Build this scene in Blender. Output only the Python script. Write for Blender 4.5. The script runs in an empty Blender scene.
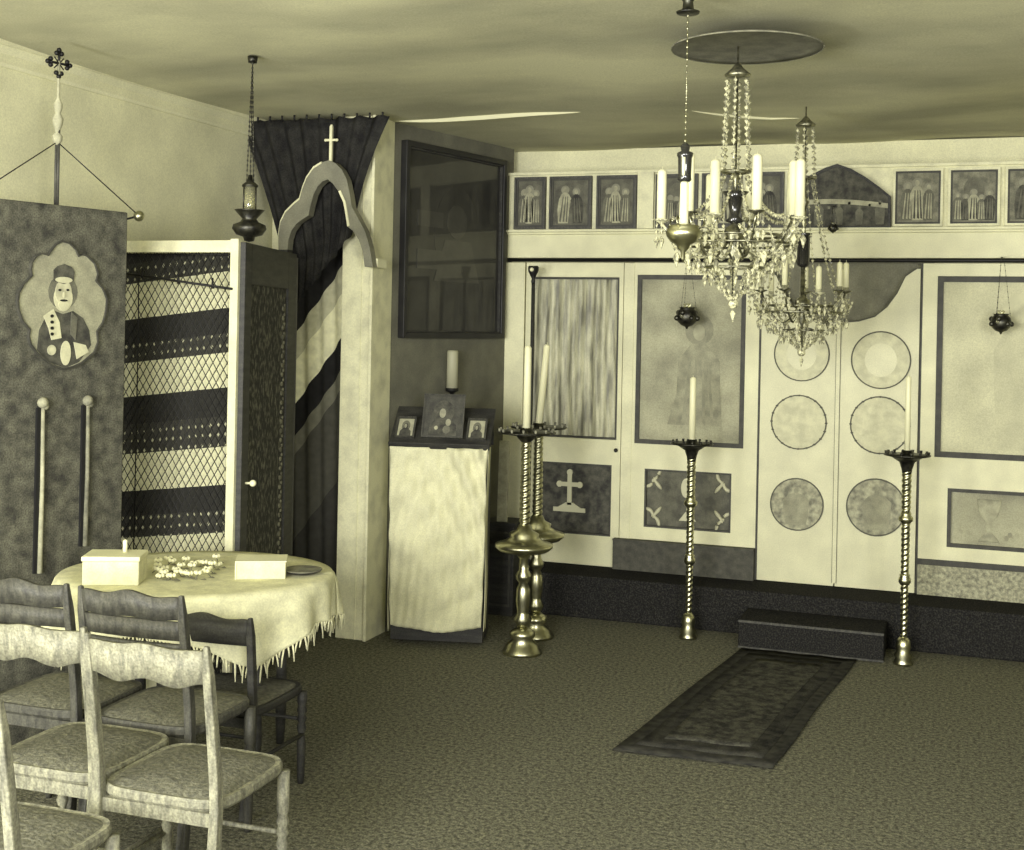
import bpy, math, random
from mathutils import Matrix, Vector
random.seed(7)
PI = math.pi
S = 1.13            # overall size factor of the room (metres)
H0 = 1.65           # eye height before the size factor
FPX = 1260.0        # focal length in pixels of the 1024 wide frame
PX0, PY0, ROLL = 512.0, 326.0, 0.02
FW = (-0.335, 0.942); RT = (0.942, 0.335)
CEIL = 2.73
YI = 7.2            # plane of the icon screen
ZB = 0.24           # height of the altar platform
col = bpy.context.scene.collection

# ------------------------------------------------------------------ pixel -> place helpers
def uv(px, py):
    u, v = px-PX0, py-PY0
    return (u*math.cos(ROLL)+v*math.sin(ROLL))/FPX, (-u*math.sin(ROLL)+v*math.cos(ROLL))/FPX
def P(px, py, d):
    u, v = uv(px, py)
    return Vector((d*(FW[0]+u*RT[0])*S, d*(FW[1]+u*RT[1])*S, (H0-v*d)*S))
def G(px, py, z=0.0):
    u, v = uv(px, py)
    return P(px, py, (H0-z)/v)
def onY(px, py, Y):
    u, v = uv(px, py)
    return P(px, py, Y/(FW[1]+u*RT[1]))
def rect(x0, x1, y0, y1, Y=YI):
    xm, ym = (x0+x1)/2, (y0+y1)/2
    return onY(x0, ym, Y).x, onY(x1, ym, Y).x, onY(xm, y1, Y).z, onY(xm, y0, Y).z   # X0 X1 Z0 Z1

# ------------------------------------------------------------------ materials
def lin(c):
    c /= 255.0
    return c/12.92 if c <= 0.04045 else ((c+0.055)/1.055)**2.4
def tone(v):
    return (lin(v), lin(v*0.99), lin(min(255, v*0.785+7)), 1)
MATS = {}
def mat(name, v, rough=0.7, metal=0.0, v2=None, scale=8.0, detail=4.0, bump=0.0, stretch=(1,1,1), spec=0.3,
        trans=0.0, grain=0.0, coat=0.0, contrast=(0.35, 0.65)):
    if name in MATS: return MATS[name]
    m = bpy.data.materials.new(name); m.use_nodes = True
    nt = m.node_tree; N = nt.nodes; L = nt.links
    b = N['Principled BSDF']
    b.inputs['Roughness'].default_value = rough; b.inputs['Metallic'].default_value = metal
    b.inputs['Specular IOR Level'].default_value = spec
    b.inputs['Transmission Weight'].default_value = trans
    b.inputs['Coat Weight'].default_value = coat
    b.inputs['Coat Roughness'].default_value = 0.04
    b.inputs['Base Color'].default_value = tone(v)
    tc = N.new('ShaderNodeTexCoord'); mp = N.new('ShaderNodeMapping')
    mp.inputs['Scale'].default_value = stretch
    L.new(tc.outputs['Object'], mp.inputs['Vector'])
    out = None
    if v2 is not None:
        nz = N.new('ShaderNodeTexNoise'); nz.inputs['Scale'].default_value = scale; nz.inputs['Detail'].default_value = detail
        L.new(mp.outputs[0], nz.inputs['Vector'])
        cr = N.new('ShaderNodeValToRGB')
        cr.color_ramp.elements[0].position, cr.color_ramp.elements[1].position = contrast
        cr.color_ramp.elements[0].color = tone(v); cr.color_ramp.elements[1].color = tone(v2)
        L.new(nz.outputs['Fac'], cr.inputs[0]); out = cr.outputs[0]
        if bump:
            bp = N.new('ShaderNodeBump'); bp.inputs['Strength'].default_value = bump; bp.inputs['Distance'].default_value = 0.02
            L.new(nz.outputs['Fac'], bp.inputs['Height']); L.new(bp.outputs[0], b.inputs['Normal'])
    if grain:
        n2 = N.new('ShaderNodeTexNoise'); n2.inputs['Scale'].default_value = 140; n2.inputs['Detail'].default_value = 2
        L.new(tc.outputs['Object'], n2.inputs['Vector'])
        mr = N.new('ShaderNodeMapRange'); mr.inputs[1].default_value = 0.3; mr.inputs[2].default_value = 0.7
        mr.inputs[3].default_value = 1-grain; mr.inputs[4].default_value = 1+grain
        L.new(n2.outputs['Fac'], mr.inputs[0])
        mx = N.new('ShaderNodeVectorMath'); mx.operation = 'SCALE'
        if out is None:
            rgb = N.new('ShaderNodeRGB'); rgb.outputs[0].default_value = tone(v); out = rgb.outputs[0]
        L.new(out, mx.inputs[0]); L.new(mr.outputs[0], mx.inputs['Scale']); out = mx.outputs[0]
    if out is not None: L.new(out, b.inputs['Base Color'])
    MATS[name] = m
    return m

def stripe_mat(name, slope_x, slope_y, bands, period, offset, dot=None):
    """woven cloth: horizontal bands (fraction, tone, kind) repeated along z + slope"""
    m = bpy.data.materials.new(name); m.use_nodes = True
    nt = m.node_tree; N = nt.nodes; L = nt.links; b = N['Principled BSDF']; b.inputs['Roughness'].default_value = 0.9
    b.inputs['Specular IOR Level'].default_value = 0.1
    tc = N.new('ShaderNodeTexCoord'); sx = N.new('ShaderNodeSeparateXYZ'); L.new(tc.outputs['Object'], sx.inputs[0])
    def M(op, a, bb=None):
        n = N.new('ShaderNodeMath'); n.operation = op
        for i, x in enumerate((a, bb)):
            if x is None: continue
            if isinstance(x, (int, float)): n.inputs[i].default_value = x
            else: L.new(x, n.inputs[i])
        return n.outputs[0]
    s = M('ADD', sx.outputs['Z'], M('MULTIPLY', sx.outputs['X'], slope_x))
    s = M('ADD', s, offset)
    fr = M('FRACT', M('DIVIDE', s, period))
    cr = N.new('ShaderNodeValToRGB'); cr.color_ramp.interpolation = 'CONSTANT'
    cr2 = N.new('ShaderNodeValToRGB'); cr2.color_ramp.interpolation = 'CONSTANT'
    for ramp, idx in ((cr, 1), (cr2, 2)):
        e = ramp.color_ramp.elements
        while len(e) > 1: e.remove(e[-1])
        for i, bd in enumerate(bands):
            el = e[0] if i == 0 else e.new(bd[0])
            el.position = bd[0]
            el.color = tone(bd[1]) if idx == 1 else (bd[2], bd[2], bd[2], 1)
        L.new(fr, ramp.inputs[0])
    # little woven stars: bright spots in a grid, only inside the starred bands
    g = dot or 0.05
    c1 = M('ABSOLUTE', M('SUBTRACT', M('FRACT', M('DIVIDE', sx.outputs['X'], g)), 0.5))
    c2 = M('ABSOLUTE', M('SUBTRACT', M('FRACT', M('DIVIDE', s, g*1.15)), 0.5))
    st = M('LESS_THAN', M('ADD', M('MULTIPLY', c1, 1.3), c2), 0.22)
    fac = M('MULTIPLY', st, cr2.outputs[0])
    mix = N.new('ShaderNodeMix'); mix.data_type = 'RGBA'
    L.new(fac, mix.inputs['Factor']); L.new(cr.outputs[0], mix.inputs[6]); mix.inputs[7].default_value = tone(175)
    nz = N.new('ShaderNodeTexNoise'); nz.inputs['Scale'].default_value = 90; L.new(tc.outputs['Object'], nz.inputs['Vector'])
    mr = N.new('ShaderNodeMapRange'); mr.inputs[3].default_value = 0.7; mr.inputs[4].default_value = 1.3; L.new(nz.outputs['Fac'], mr.inputs[0])
    sc = N.new('ShaderNodeVectorMath'); sc.operation = 'SCALE'; L.new(mix.outputs[2], sc.inputs[0]); L.new(mr.outputs[0], sc.inputs['Scale'])
    L.new(sc.outputs[0], b.inputs['Base Color'])
    return m

M_white   = mat('painted_white_wood', 222, 0.55, v2=206, scale=5, grain=0.06)
M_white2  = mat('aged_white_paint', 218, 0.6, v2=188, scale=9, grain=0.08, contrast=(0.45, 0.75))
M_plaster = mat('pale_plaster', 218, 0.9, v2=200, scale=3, bump=0.1, grain=0.10)
M_ceil    = mat('mottled_ceiling_board', 160, 0.9, v2=204, scale=1.0, detail=7, bump=0.15, stretch=(0.8, 1.3, 1), grain=0.12)  # noise scatters darker and paler patches over the whole board
M_seam    = mat('pale_seam', 204, 0.9)
M_dwall   = mat('dim_green_wall', 112, 0.8, v2=94, scale=5, grain=0.12)
M_carpet  = mat('worn_carpet', 78, 0.98, v2=124, scale=55, detail=8, bump=0.4, spec=0.05, grain=0.5)
M_plat    = mat('dark_platform_carpet', 34, 0.98, v2=64, scale=110, detail=8, bump=0.4, spec=0.05, grain=0.35, contrast=(0.45,0.75))
M_rug     = mat('dark_runner', 40, 0.95, v2=66, scale=16, detail=6, spec=0.05, grain=0.3)
M_rugb    = mat('runner_border', 44, 0.95, v2=66, scale=20, spec=0.05)
M_dwood   = mat('dark_wood', 42, 0.6, v2=60, scale=6, stretch=(1,1,6), spec=0.3, grain=0.3)
M_mwood   = mat('worn_mid_wood', 78, 0.55, v2=54, scale=12, stretch=(5,5,1), spec=0.35, grain=0.3)
M_lwood   = mat('pale_worn_wood', 138, 0.6, v2=96, scale=12, stretch=(4,4,1), spec=0.3, grain=0.3)
M_black   = mat('black_paint', 30, 0.5)
M_marble  = mat('marbled_board', 48, 0.7, v2=102, scale=15, detail=9, grain=0.45, contrast=(0.3,0.66))
M_brass   = mat('polished_brass', 205, 0.3, metal=1.0, v2=150, scale=12)
M_brassd  = mat('tarnished_brass', 85, 0.4, metal=0.9, v2=45, scale=30)
M_iron    = mat('dark_iron', 40, 0.5, metal=0.6)
M_wax     = mat('candle_wax', 228, 0.4)
M_cloth   = mat('white_linen', 218, 0.95, v2=196, scale=18, bump=0.2, grain=0.1, spec=0.05)
M_linenb  = mat('crumpled_linen', 214, 0.95, v2=200, scale=7, bump=0.7, grain=0.1, spec=0.05)
M_dcurt   = mat('dark_curtain_cloth', 50, 0.95, v2=36, scale=14, grain=0.3, spec=0.05)
M_crystal = mat('cut_crystal', 240, 0.1, trans=0.3, spec=0.9, v2=150, scale=60, contrast=(0.45,0.55))
M_chbr    = mat('chandelier_brass', 170, 0.35, metal=0.9, v2=90, scale=40)
M_glassd  = mat('dark_lamp_glass', 40, 0.1, spec=0.8)
M_glass   = mat('clear_lamp_glass', 210, 0.06, trans=0.8, spec=0.6)
M_cane    = mat('woven_cane_seat', 112, 0.8, v2=80, scale=70, bump=0.4, grain=0.25)
M_plinth  = mat('speckled_plinth', 176, 0.9, v2=120, scale=45, detail=6, grain=0.2)
M_gplinth = mat('grey_plinth', 66, 0.8, v2=86, scale=20, grain=0.15)
M_canvas  = mat('worn_canvas', 174, 0.85, v2=138, scale=4, detail=7, grain=0.15)
M_canvasr = mat('pale_canvas', 202, 0.85, v2=182, scale=4, detail=7, grain=0.12)
M_icongrey  = mat('robe_grey', 112, 0.85, v2=90, scale=14, grain=0.15)  # plain grey paint tone used in the icon pictures
M_robe2   = mat('robe_light', 178, 0.85, v2=140, scale=14, grain=0.1)
M_robe3   = mat('robe_dark', 52, 0.85, v2=90, scale=20, grain=0.15)
M_halo    = mat('gilt_halo', 190, 0.5)
M_halo2   = mat('dull_gilt', 140, 0.6, v2=118, scale=20)
M_face2   = mat('small_face', 158, 0.8, v2=130, scale=30)
M_face    = mat('painted_face', 200, 0.8, v2=165, scale=25)
M_bord    = mat('dark_moulding', 74, 0.6, v2=60, scale=20, grain=0.12)
M_ground  = mat('icon_ground_dark', 108, 0.8, v2=78, scale=16, detail=8, grain=0.15)
M_ground2 = mat('icon_ground_mid', 138, 0.8, v2=98, scale=20, detail=8, grain=0.15)
M_ptg     = mat('dark_varnished_painting', 34, 0.5, v2=52, scale=5, detail=6, coat=0.6, grain=0.1)
M_med     = mat('medallion_pale', 206, 0.7, v2=184, scale=16, grain=0.06)
M_medd    = mat('medallion_painted', 108, 0.7, v2=176, scale=22, detail=8, grain=0.1)
M_door    = mat('royal_door_paint', 212, 0.5, v2=198, scale=5, grain=0.07)
M_lace    = mat('lacy_pattern', 46, 0.9, v2=104, scale=48, detail=3, contrast=(0.48,0.66), grain=0.3, stretch=(1,1,0.6))
M_satin   = mat('satin_curtain', 196, 0.5, v2=110, scale=9, stretch=(3,1,0.35), detail=5, spec=0.4, grain=0.1)
M_flower  = mat('paper_flower', 226, 0.8)
M_leaf    = mat('dry_leaf', 110, 0.8)
M_line    = mat('ink_line', 88, 0.8)

# ------------------------------------------------------------------ mesh builder
class MB:
    def __init__(s): s.v = []; s.f = []; s.m = []; s.s = []
    def add(s, vs, fs, mi=0, smooth=False, M=None):
        o = len(s.v)
        for p in vs:
            p = Vector(p)
            if M is not None: p = M @ p
            s.v.append(p)
        for f in fs:
            s.f.append([i+o for i in f]); s.m.append(mi); s.s.append(smooth)
        return s
    def box(s, x0, x1, y0, y1, z0, z1, mi=0, M=None):
        vs = [(x0,y0,z0),(x1,y0,z0),(x1,y1,z0),(x0,y1,z0),(x0,y0,z1),(x1,y0,z1),(x1,y1,z1),(x0,y1,z1)]
        return s.add(vs, [(0,3,2,1),(4,5,6,7),(0,1,5,4),(1,2,6,5),(2,3,7,6),(3,0,4,7)], mi, False, M)
    def lathe(s, prof, seg=24, mi=0, M=None, twist=None):
        n = len(prof); vs = []; fs = []
        for (r, z) in prof:
            for k in range(seg):
                a = 2*PI*k/seg
                rr = r
                if twist: rr = r*(1+twist[0]*math.cos(twist[1]*(a-twist[2]*z)))
                vs.append((rr*math.cos(a), rr*math.sin(a), z))
        for i in range(n-1):
            for k in range(seg):
                k2 = (k+1) % seg
                fs.append((i*seg+k, i*seg+k2, (i+1)*seg+k2, (i+1)*seg+k))
        fs.append(tuple(range(seg))[::-1]); fs.append(tuple((n-1)*seg+k for k in range(seg)))
        return s.add(vs, fs, mi, True, M)
    def tube(s, pts, r, seg=8, mi=0, M=None):
        pts = [Vector(p) for p in pts]; n = len(pts); vs = []; fs = []
        for i, p in enumerate(pts):
            t = (pts[min(i+1, n-1)]-pts[max(i-1, 0)]).normalized()
            a = Vector((0,0,1)) if abs(t.z) < 0.9 else Vector((1,0,0))
            x = t.cross(a).normalized(); y = t.cross(x).normalized()
            rr = r[i] if isinstance(r, (list, tuple)) else r
            for k in range(seg):
                an = 2*PI*k/seg
                vs.append(p+x*rr*math.cos(an)+y*rr*math.sin(an))
        for i in range(n-1):
            for k in range(seg):
                k2 = (k+1) % seg
                fs.append((i*seg+k, (i+1)*seg+k, (i+1)*seg+k2, i*seg+k2))
        fs.append(tuple(range(seg))); fs.append(tuple((n-1)*seg+k for k in range(seg))[::-1])
        return s.add(vs, fs, mi, True, M)
    def prism(s, poly, y0, y1, mi=0, M=None):     # polygon in x,z drawn out along y
        n = len(poly)
        vs = [(x, y0, z) for x, z in poly]+[(x, y1, z) for x, z in poly]
        fs = [tuple(range(n)), tuple(range(n, 2*n))[::-1]]
        for i in range(n): fs.append((i, i+n, (i+1) % n+n, (i+1) % n))
        return s.add(vs, fs, mi, False, M)
    def band(s, outer, inner, y0, y1, mi=0, M=None):
        n = len(outer); vs = []
        for y in (y0, y1):
            vs += [(x, y, z) for x, z in outer]+[(x, y, z) for x, z in inner]
        fs = []
        for i in range(n-1):
            o, I, o2, I2 = i, n+i, 2*n+i, 3*n+i
            fs += [(o, o+1, I+1, I), (o2, I2, I2+1, o2+1), (o, o2, o2+1, o+1), (I, I+1, I2+1, I2)]
        fs += [(0, n, 3*n, 2*n), (n-1, 3*n-1, 4*n-1, 2*n-1)]
        return s.add(vs, fs, mi, False, M)
    def ell(s, cx, cz, rx, rz, y0, y1, mi=0, n=24, M=None, a0=0, a1=2*PI):
        full = abs(a1-a0-2*PI) < 1e-6
        k = n if full else n+1
        return s.prism([(cx+rx*math.cos(a0+(a1-a0)*i/n), cz+rz*math.sin(a0+(a1-a0)*i/n)) for i in range(k)], y0, y1, mi, M)
    def ring(s, cx, cz, r, w, y0, y1, mi=0, n=36, M=None):
        o = [(cx+(r+w)*math.cos(2*PI*i/n), cz+(r+w)*math.sin(2*PI*i/n)) for i in range(n+1)]
        I = [(cx+r*math.cos(2*PI*i/n), cz+r*math.sin(2*PI*i/n)) for i in range(n+1)]
        return s.band(o, I, y0, y1, mi, M)
    def frame(s, x0, x1, z0, z1, w, y0, y1, mi=0, M=None):
        o = [(x0,z0),(x1,z0),(x1,z1),(x0,z1),(x0,z0)]
        I = [(x0+w,z0+w),(x1-w,z0+w),(x1-w,z1-w),(x0+w,z1-w),(x0+w,z0+w)]
        return s.band(o, I, y0, y1, mi, M)
    def sphere(s, c, r, mi=0, seg=12, M=None, sz=1.0):
        T = Matrix.Translation(Vector(c))
        if M is not None: T = M @ T
        n = max(5, seg//2)
        return s.lathe([(max(1e-4, r*math.sin(PI*i/n)), -r*sz*math.cos(PI*i/n)) for i in range(n+1)], seg, mi, T)
    def gem(s, c, w, h, mi=0):
        x, y, z = c
        vs = [(x,y,z+h*0.35)]+[(x+w*math.cos(a), y+w*math.sin(a), z) for a in (0.3, 1.35, 2.4, 3.44, 4.49, 5.54)]+[(x,y,z-h*0.65)]
        fs = [(0,1+i,1+(i+1)%6) for i in range(6)]+[(7,1+(i+1)%6,1+i) for i in range(6)]
        return s.add(vs, fs, mi, False)
    def grid(s, fn, nu, nv, mi=0, thick=0.0, M=None):
        vs = [fn(i/nu, j/nv) for j in range(nv+1) for i in range(nu+1)]
        fs = [(j*(nu+1)+i, j*(nu+1)+i+1, (j+1)*(nu+1)+i+1, (j+1)*(nu+1)+i) for j in range(nv) for i in range(nu)]
        return s.add(vs, fs, mi, True, M)
    def build(s, name, mats, parent=None, bevel=0.0, solid=0.0, **kw):
        me = bpy.data.meshes.new(name)
        me.from_pydata([tuple(v) for v in s.v], [], s.f)
        if not isinstance(mats, (list, tuple)): mats = [mats]
        for m in mats: me.materials.append(m)
        me.polygons.foreach_set('material_index', s.m); me.polygons.foreach_set('use_smooth', s.s)
        me.update()
        o = bpy.data.objects.new(name, me); col.objects.link(o)
        if parent is not None: o.parent = parent
        if solid:
            md = o.modifiers.new('solid', 'SOLIDIFY'); md.thickness = abs(solid); md.offset = 1.0 if solid < 0 else -1.0
        if bevel:
            md = o.modifiers.new('bevel', 'BEVEL'); md.width = bevel; md.segments = 2; md.limit_method = 'ANGLE'; md.angle_limit = 0.7
        for k, v in kw.items(): o[k] = v
        return o

def thing(name, label, cat, loc=(0,0,0), rz=0.0, group=None):
    o = bpy.data.objects.new(name, None); col.objects.link(o)
    o.location = loc; o.rotation_euler = (0, 0, rz); o.empty_display_size = 0.1
    o['label'] = label; o['category'] = cat
    if group: o['group'] = group
    return o
def tag(o, label, cat, group=None):
    o['label'] = label; o['category'] = cat
    if group: o['group'] = group
    return o
def dup(root, loc, rz=None, label=None):
    r = root.copy(); col.objects.link(r); r.location = loc
    if rz is not None: r.rotation_euler = (0, 0, rz)
    if label: r['label'] = label
    for ch in list(root.children):
        c = ch.copy(); col.objects.link(c); c.parent = r
        for g in list(ch.children):
            d = g.copy(); col.objects.link(d); d.parent = c
    return r
def struct(o): o['kind'] = 'structure'; return o
def px2m(n, d): return n*d/FPX*S

# ------------------------------------------------------------------ the room
XL = -3.6*S
A = Vector((-2.885*S, 6.10*S)); B = Vector((-2.60*S, YI*S))
XR = 3.2*S; YB = -1.6*S
struct(MB().box(XL-0.3, XR, YB, 8.4*S, -0.1, 0).build('floor', M_carpet))
def czf(x, y): return CEIL*S + 0.014*math.sin(x*1.7+y*0.5)*math.cos(y*1.3-0.4*x) + 0.008*math.sin(4.1*x+1.7*y)
def ceilf(u, v):
    x = XL-0.3+(XR-XL+0.3)*u; y = YB+(8.4*S-YB)*v
    z = CEIL*S + 0.014*math.sin(x*1.7+y*0.5)*math.cos(y*1.3-0.4*x) + 0.008*math.sin(4.1*x+1.7*y)
    return (x, y, z)
c = MB().grid(ceilf, 70, 90); struct(c.build('ceiling', M_ceil, solid=-0.08))
struct(MB().box(XL-0.15, XL, YB, 6.3*S, 0, CEIL*S).build('wall_left', M_plaster))
# moulding where the left wall meets the ceiling
struct(MB().prism([(0,-0.105),(0.012,-0.105),(0.02,-0.09),(0.02,-0.05),(0.05,-0.02),(0.06,-0.02),(0.06,0.02),(0,0.02)], 0, 6.1*S-YB, 0,
     Matrix.Translation((XL, YB, CEIL*S))).build('trim_1', M_plaster))
struct(MB().box(XL, -3.0*S, 6.13*S, 6.3*S, 0, CEIL*S).build('wall_back', M_plaster))
# side wall running from the post to the icon screen
dv = (B-A); Lw = dv.length; ang = math.atan2(dv.y, dv.x)
W = Matrix.Translation((A.x, A.y, 0)) @ Matrix.Rotation(ang, 4, 'Z')     # local x along the wall, +y is behind it
struct(MB().box(0, Lw+0.06, 0, 0.1, 0, CEIL*S, 0, W).build('wall_side', M_dwall))
struct(MB().box(XR, XR+0.12, 0.2, 7.5*S, 0, CEIL*S+0.05).build('wall_right', mat('mid_plaster', 150, 0.9, v2=132, scale=4, grain=0.1)))
struct(MB().box(B.x-0.3, XR, 7.36*S, 7.5*S, 0, CEIL*S).build('wall_far', M_plaster))
# the white post at the end of the side wall
pc0 = -3.055*S
struct(MB().box(pc0, -2.885*S, 5.92*S, 6.13*S, 0, CEIL*S)
     .box(pc0+0.125, pc0+0.131, 5.915*S, 5.93*S, 0, CEIL*S)
     .box(-2.887*S, -2.870*S, 5.90*S, 6.14*S, 0, CEIL*S).build('trim_2', M_white2, bevel=0.004))
# lifted seams of the ceiling boards
def seam(name, pts, drop):
    q = [G2 for G2 in (P(px, py, (CEIL-H0)*FPX/(-uv(px, py)[1]*FPX)) for px, py in pts)]
    q = [q[int(k/6)].lerp(q[min(len(q)-1, int(k/6)+1)], (k % 6)/6) for k in range(6*(len(q)-1)+1)]
    n = len(q); mb = MB(); vs = []; fs = []
    for i, p in enumerate(q):
        t = math.sin(PI*i/(n-1))**0.7; p = Vector((p.x, p.y, czf(p.x, p.y)+0.018))
        vs += [(p.x, p.y, p.z+0.03), (p.x, p.y, p.z-0.019-drop*t), (p.x+0.0, p.y+0.25, p.z+0.03), (p.x, p.y+0.02, p.z-0.019-drop*t)]
    for i in range(n-1):
        a, b = 4*i, 4*(i+1)
        fs += [(a, b, b+1, a+1), (a+1, b+1, b+3, a+3), (a+3, b+3, b+2, a+2)]
    return struct(mb.add(vs, fs).build(name, M_seam))
seam('trim_3', [(394,121),(440,120),(485,118),(530,115),(580,112)], 0.024)
seam('trim_4', [(692,108),(720,112),(745,115),(770,117),(800,117)], 0.012)


# platform and step
platY = 6.88*S
struct(MB().box(-2.70*S, XR, platY, 7.36*S, 0, ZB*S).build('floor_platform', M_plat, bevel=0.01))
sx0, sx1 = onY(738, 640, 6.58).x, onY(884, 640, 6.58).x
o = thing('altar_step', 'low dark carpeted step between the two slim candle stands', 'step', ((sx0+sx1)/2, 6.58*S, 0))
hw = (sx1-sx0)/2
MB().box(-hw, hw, 0, 0.3*S-0.002, 0.001, 0.15*S).build('tread', M_plat, o, bevel=0.008)
MB().box(-hw, hw, -0.008, -0.001, 0.15*S-0.016, 0.15*S-0.004).build('nosing', M_mwood, o)
MB().box(-hw, hw, -0.008, -0.001, 0.004, 0.014).build('edging', M_mwood, o)

# runner rug
cs = [G(612,752), G(772,770), G(856,661), G(741,650)]
cs = [Vector((p.x, p.y, 0)) for p in cs]
cs[2].y = cs[3].y = 6.55*S
def rugf(u, v, ins=0.0, zz=0.012):
    u = ins+(1-2*ins)*u; v = ins*0.5+(1-ins)*v
    p = (cs[0]*(1-u)+cs[1]*u)*(1-v)+(cs[3]*(1-u)+cs[2]*u)*v
    return (p.x+0.006*math.sin(9*v), p.y, zz+0.002*math.sin(17*u+9*v))
mb = MB(); mb.grid(lambda u, v: rugf(u, v), 10, 24, 1); mb.grid(lambda u, v: rugf(u, v, 0.1, 0.015), 10, 24, 0)
mb.grid(lambda u, v: rugf(u, v, 0.22, 0.018), 10, 24, 2)
M_rugm = mat('runner_field', 46, 0.95, v2=82, scale=24, detail=6, spec=0.05, grain=0.3)
tag(mb.build('runner_rug', [M_rug, M_rugb, M_rugm], solid=0.004), 'long dark patterned runner rug leading up to the altar step', 'rug')

# ------------------------------------------------------------------ painted figures
def figure(mb, x, z, h, robe, y, halo=2, face=3, w=0.36, fold=None, lean=0.0):
    """a standing robed figure painted as thin layers; z = feet"""
    hw_ = h*w/2
    body = [(x-hw_*0.75, z), (x+hw_*0.75, z), (x+hw_*0.9, z+h*0.35), (x+hw_*0.95+lean, z+h*0.66), (x+hw_*0.55+lean, z+h*0.78),
            (x+hw_*0.2+lean, z+h*0.82), (x-hw_*0.2+lean, z+h*0.82), (x-hw_*0.55+lean, z+h*0.78), (x-hw_*0.95+lean, z+h*0.64), (x-hw_*0.9, z+h*0.35)]
    if halo is not None: mb.ell(x+lean, z+h*0.89, h*0.115, h*0.115, y-0.001, y, halo, 16)
    mb.prism(body[::-1], y-0.002, y-0.0005, robe)
    mb.ell(x+lean, z+h*0.885, h*0.055, h*0.07, y-0.003, y-0.001, face, 12)
    if fold is not None:
        for k in (-0.5, 0.05, 0.5):
            mb.prism([(x+hw_*k-hw_*0.1, z+h*0.05), (x+hw_*k*0.7+lean, z+h*0.72), (x+hw_*k*0.7+hw_*0.12+lean, z+h*0.7), (x+hw_*k+hw_*0.16, z+h*0.03)], y-0.0028, y-0.0015, fold)

def framed_icon(name, label, cat, X0, X1, Z0, Z1, Y, style, fw=0.02, dep=0.025, group=None, frame_m=None, ground=None, seed=0, M=None, rz=0.0):
    rnd = random.Random(seed)
    w = X1-X0; h = Z1-Z0
    t = thing(name, label, cat, ((X0+X1)/2, Y, Z0), rz, group)
    fr = MB(); fr.frame(-w/2, w/2, 0, h, fw*0.55, -dep, 0, 0); fr.frame(-w/2+fw*0.55, w/2-fw*0.55, fw*0.55, h-fw*0.55, fw*0.45, -dep*0.7, 0, 1)
    fr.build('frame', [frame_m or M_white, M_bord], t)
    p = MB(); iw = w/2-fw; yb = -dep*0.45
    p.box(-iw, iw, yb, -0.001, fw, h-fw, 0)
    ih = h-2*fw; z0 = fw
    if style == 'trio':
        for k, (xx, hh) in enumerate(((-0.55, 0.78), (0.0, 0.86), (0.5, 0.76))):
            figure(p, xx*iw, z0+ih*0.04, ih*hh, 1 if (k+seed) % 2 else 4, yb-0.0008*k, fold=5 if (k+seed) % 2 else 1, w=0.30+0.04*rnd.random(), lean=rnd.uniform(-0.01, 0.01))
    elif style == 'pair':
        for k, xx in enumerate((-0.42, 0.42)):
            figure(p, xx*iw, z0+ih*0.04, ih*(0.84-0.05*k), 1 if (k+seed) % 2 else 5, yb-0.0008*k, fold=4, w=0.36, lean=(0.012 if k == 0 else -0.012))
    elif style == 'scene':
        p.ell(0, z0+ih*0.62, iw*0.5, ih*0.28, yb-0.0008, yb, 4, 20)
        for k in range(5):
            figure(p, (-0.75+0.37*k)*iw, z0+ih*0.03, ih*rnd.uniform(0.5, 0.7), (1, 4, 5)[(k+seed) % 3], yb-0.001-0.0007*k, fold=(5, 1, 4)[(k+seed) % 3], w=0.38)
    elif style == 'single':
        figure(p, 0, z0+ih*0.02, ih*0.9, 1, yb, fold=5, w=0.42)
        p.ell(-iw*0.1, z0+ih*0.52, iw*0.16, ih*0.06, yb-0.004, yb-0.003, 3, 12)
    elif style in ('bust', 'mother'):
        dk, lt = (5, 3)
        p.ell(0, z0+ih*0.6, iw*0.55, ih*0.3, yb-0.0008, yb, 4 if style == 'bust' else 5, 20)
        p.prism([(-iw*0.75, z0), (iw*0.75, z0), (iw*0.7, z0+ih*0.28), (iw*0.32, z0+ih*0.46), (-iw*0.32, z0+ih*0.46), (-iw*0.7, z0+ih*0.28)][::-1], yb-0.0018, yb-0.0008, dk)
        p.ell(0, z0+ih*0.58, iw*0.3, ih*0.17, yb-0.0022, yb-0.001, dk, 18)
        p.ell(-iw*0.05, z0+ih*0.57, iw*0.17, ih*0.12, yb-0.003, yb-0.002, lt, 16)
        if style == 'mother':
            p.ell(iw*0.28, z0+ih*0.34, iw*0.14, ih*0.09, yb-0.003, yb-0.002, lt, 14); p.ell(iw*0.2, z0+ih*0.16, iw*0.2, ih*0.1, yb-0.003, yb-0.002, 4, 14)
            p.ell(-iw*0.35, z0+ih*0.2, iw*0.1, ih*0.05, yb-0.003, yb-0.002, 1, 12)
    p.build('painting', [ground or M_ground, M_robe2, M_halo2, M_face2, M_icongrey, M_robe3], t)
    return t

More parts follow.
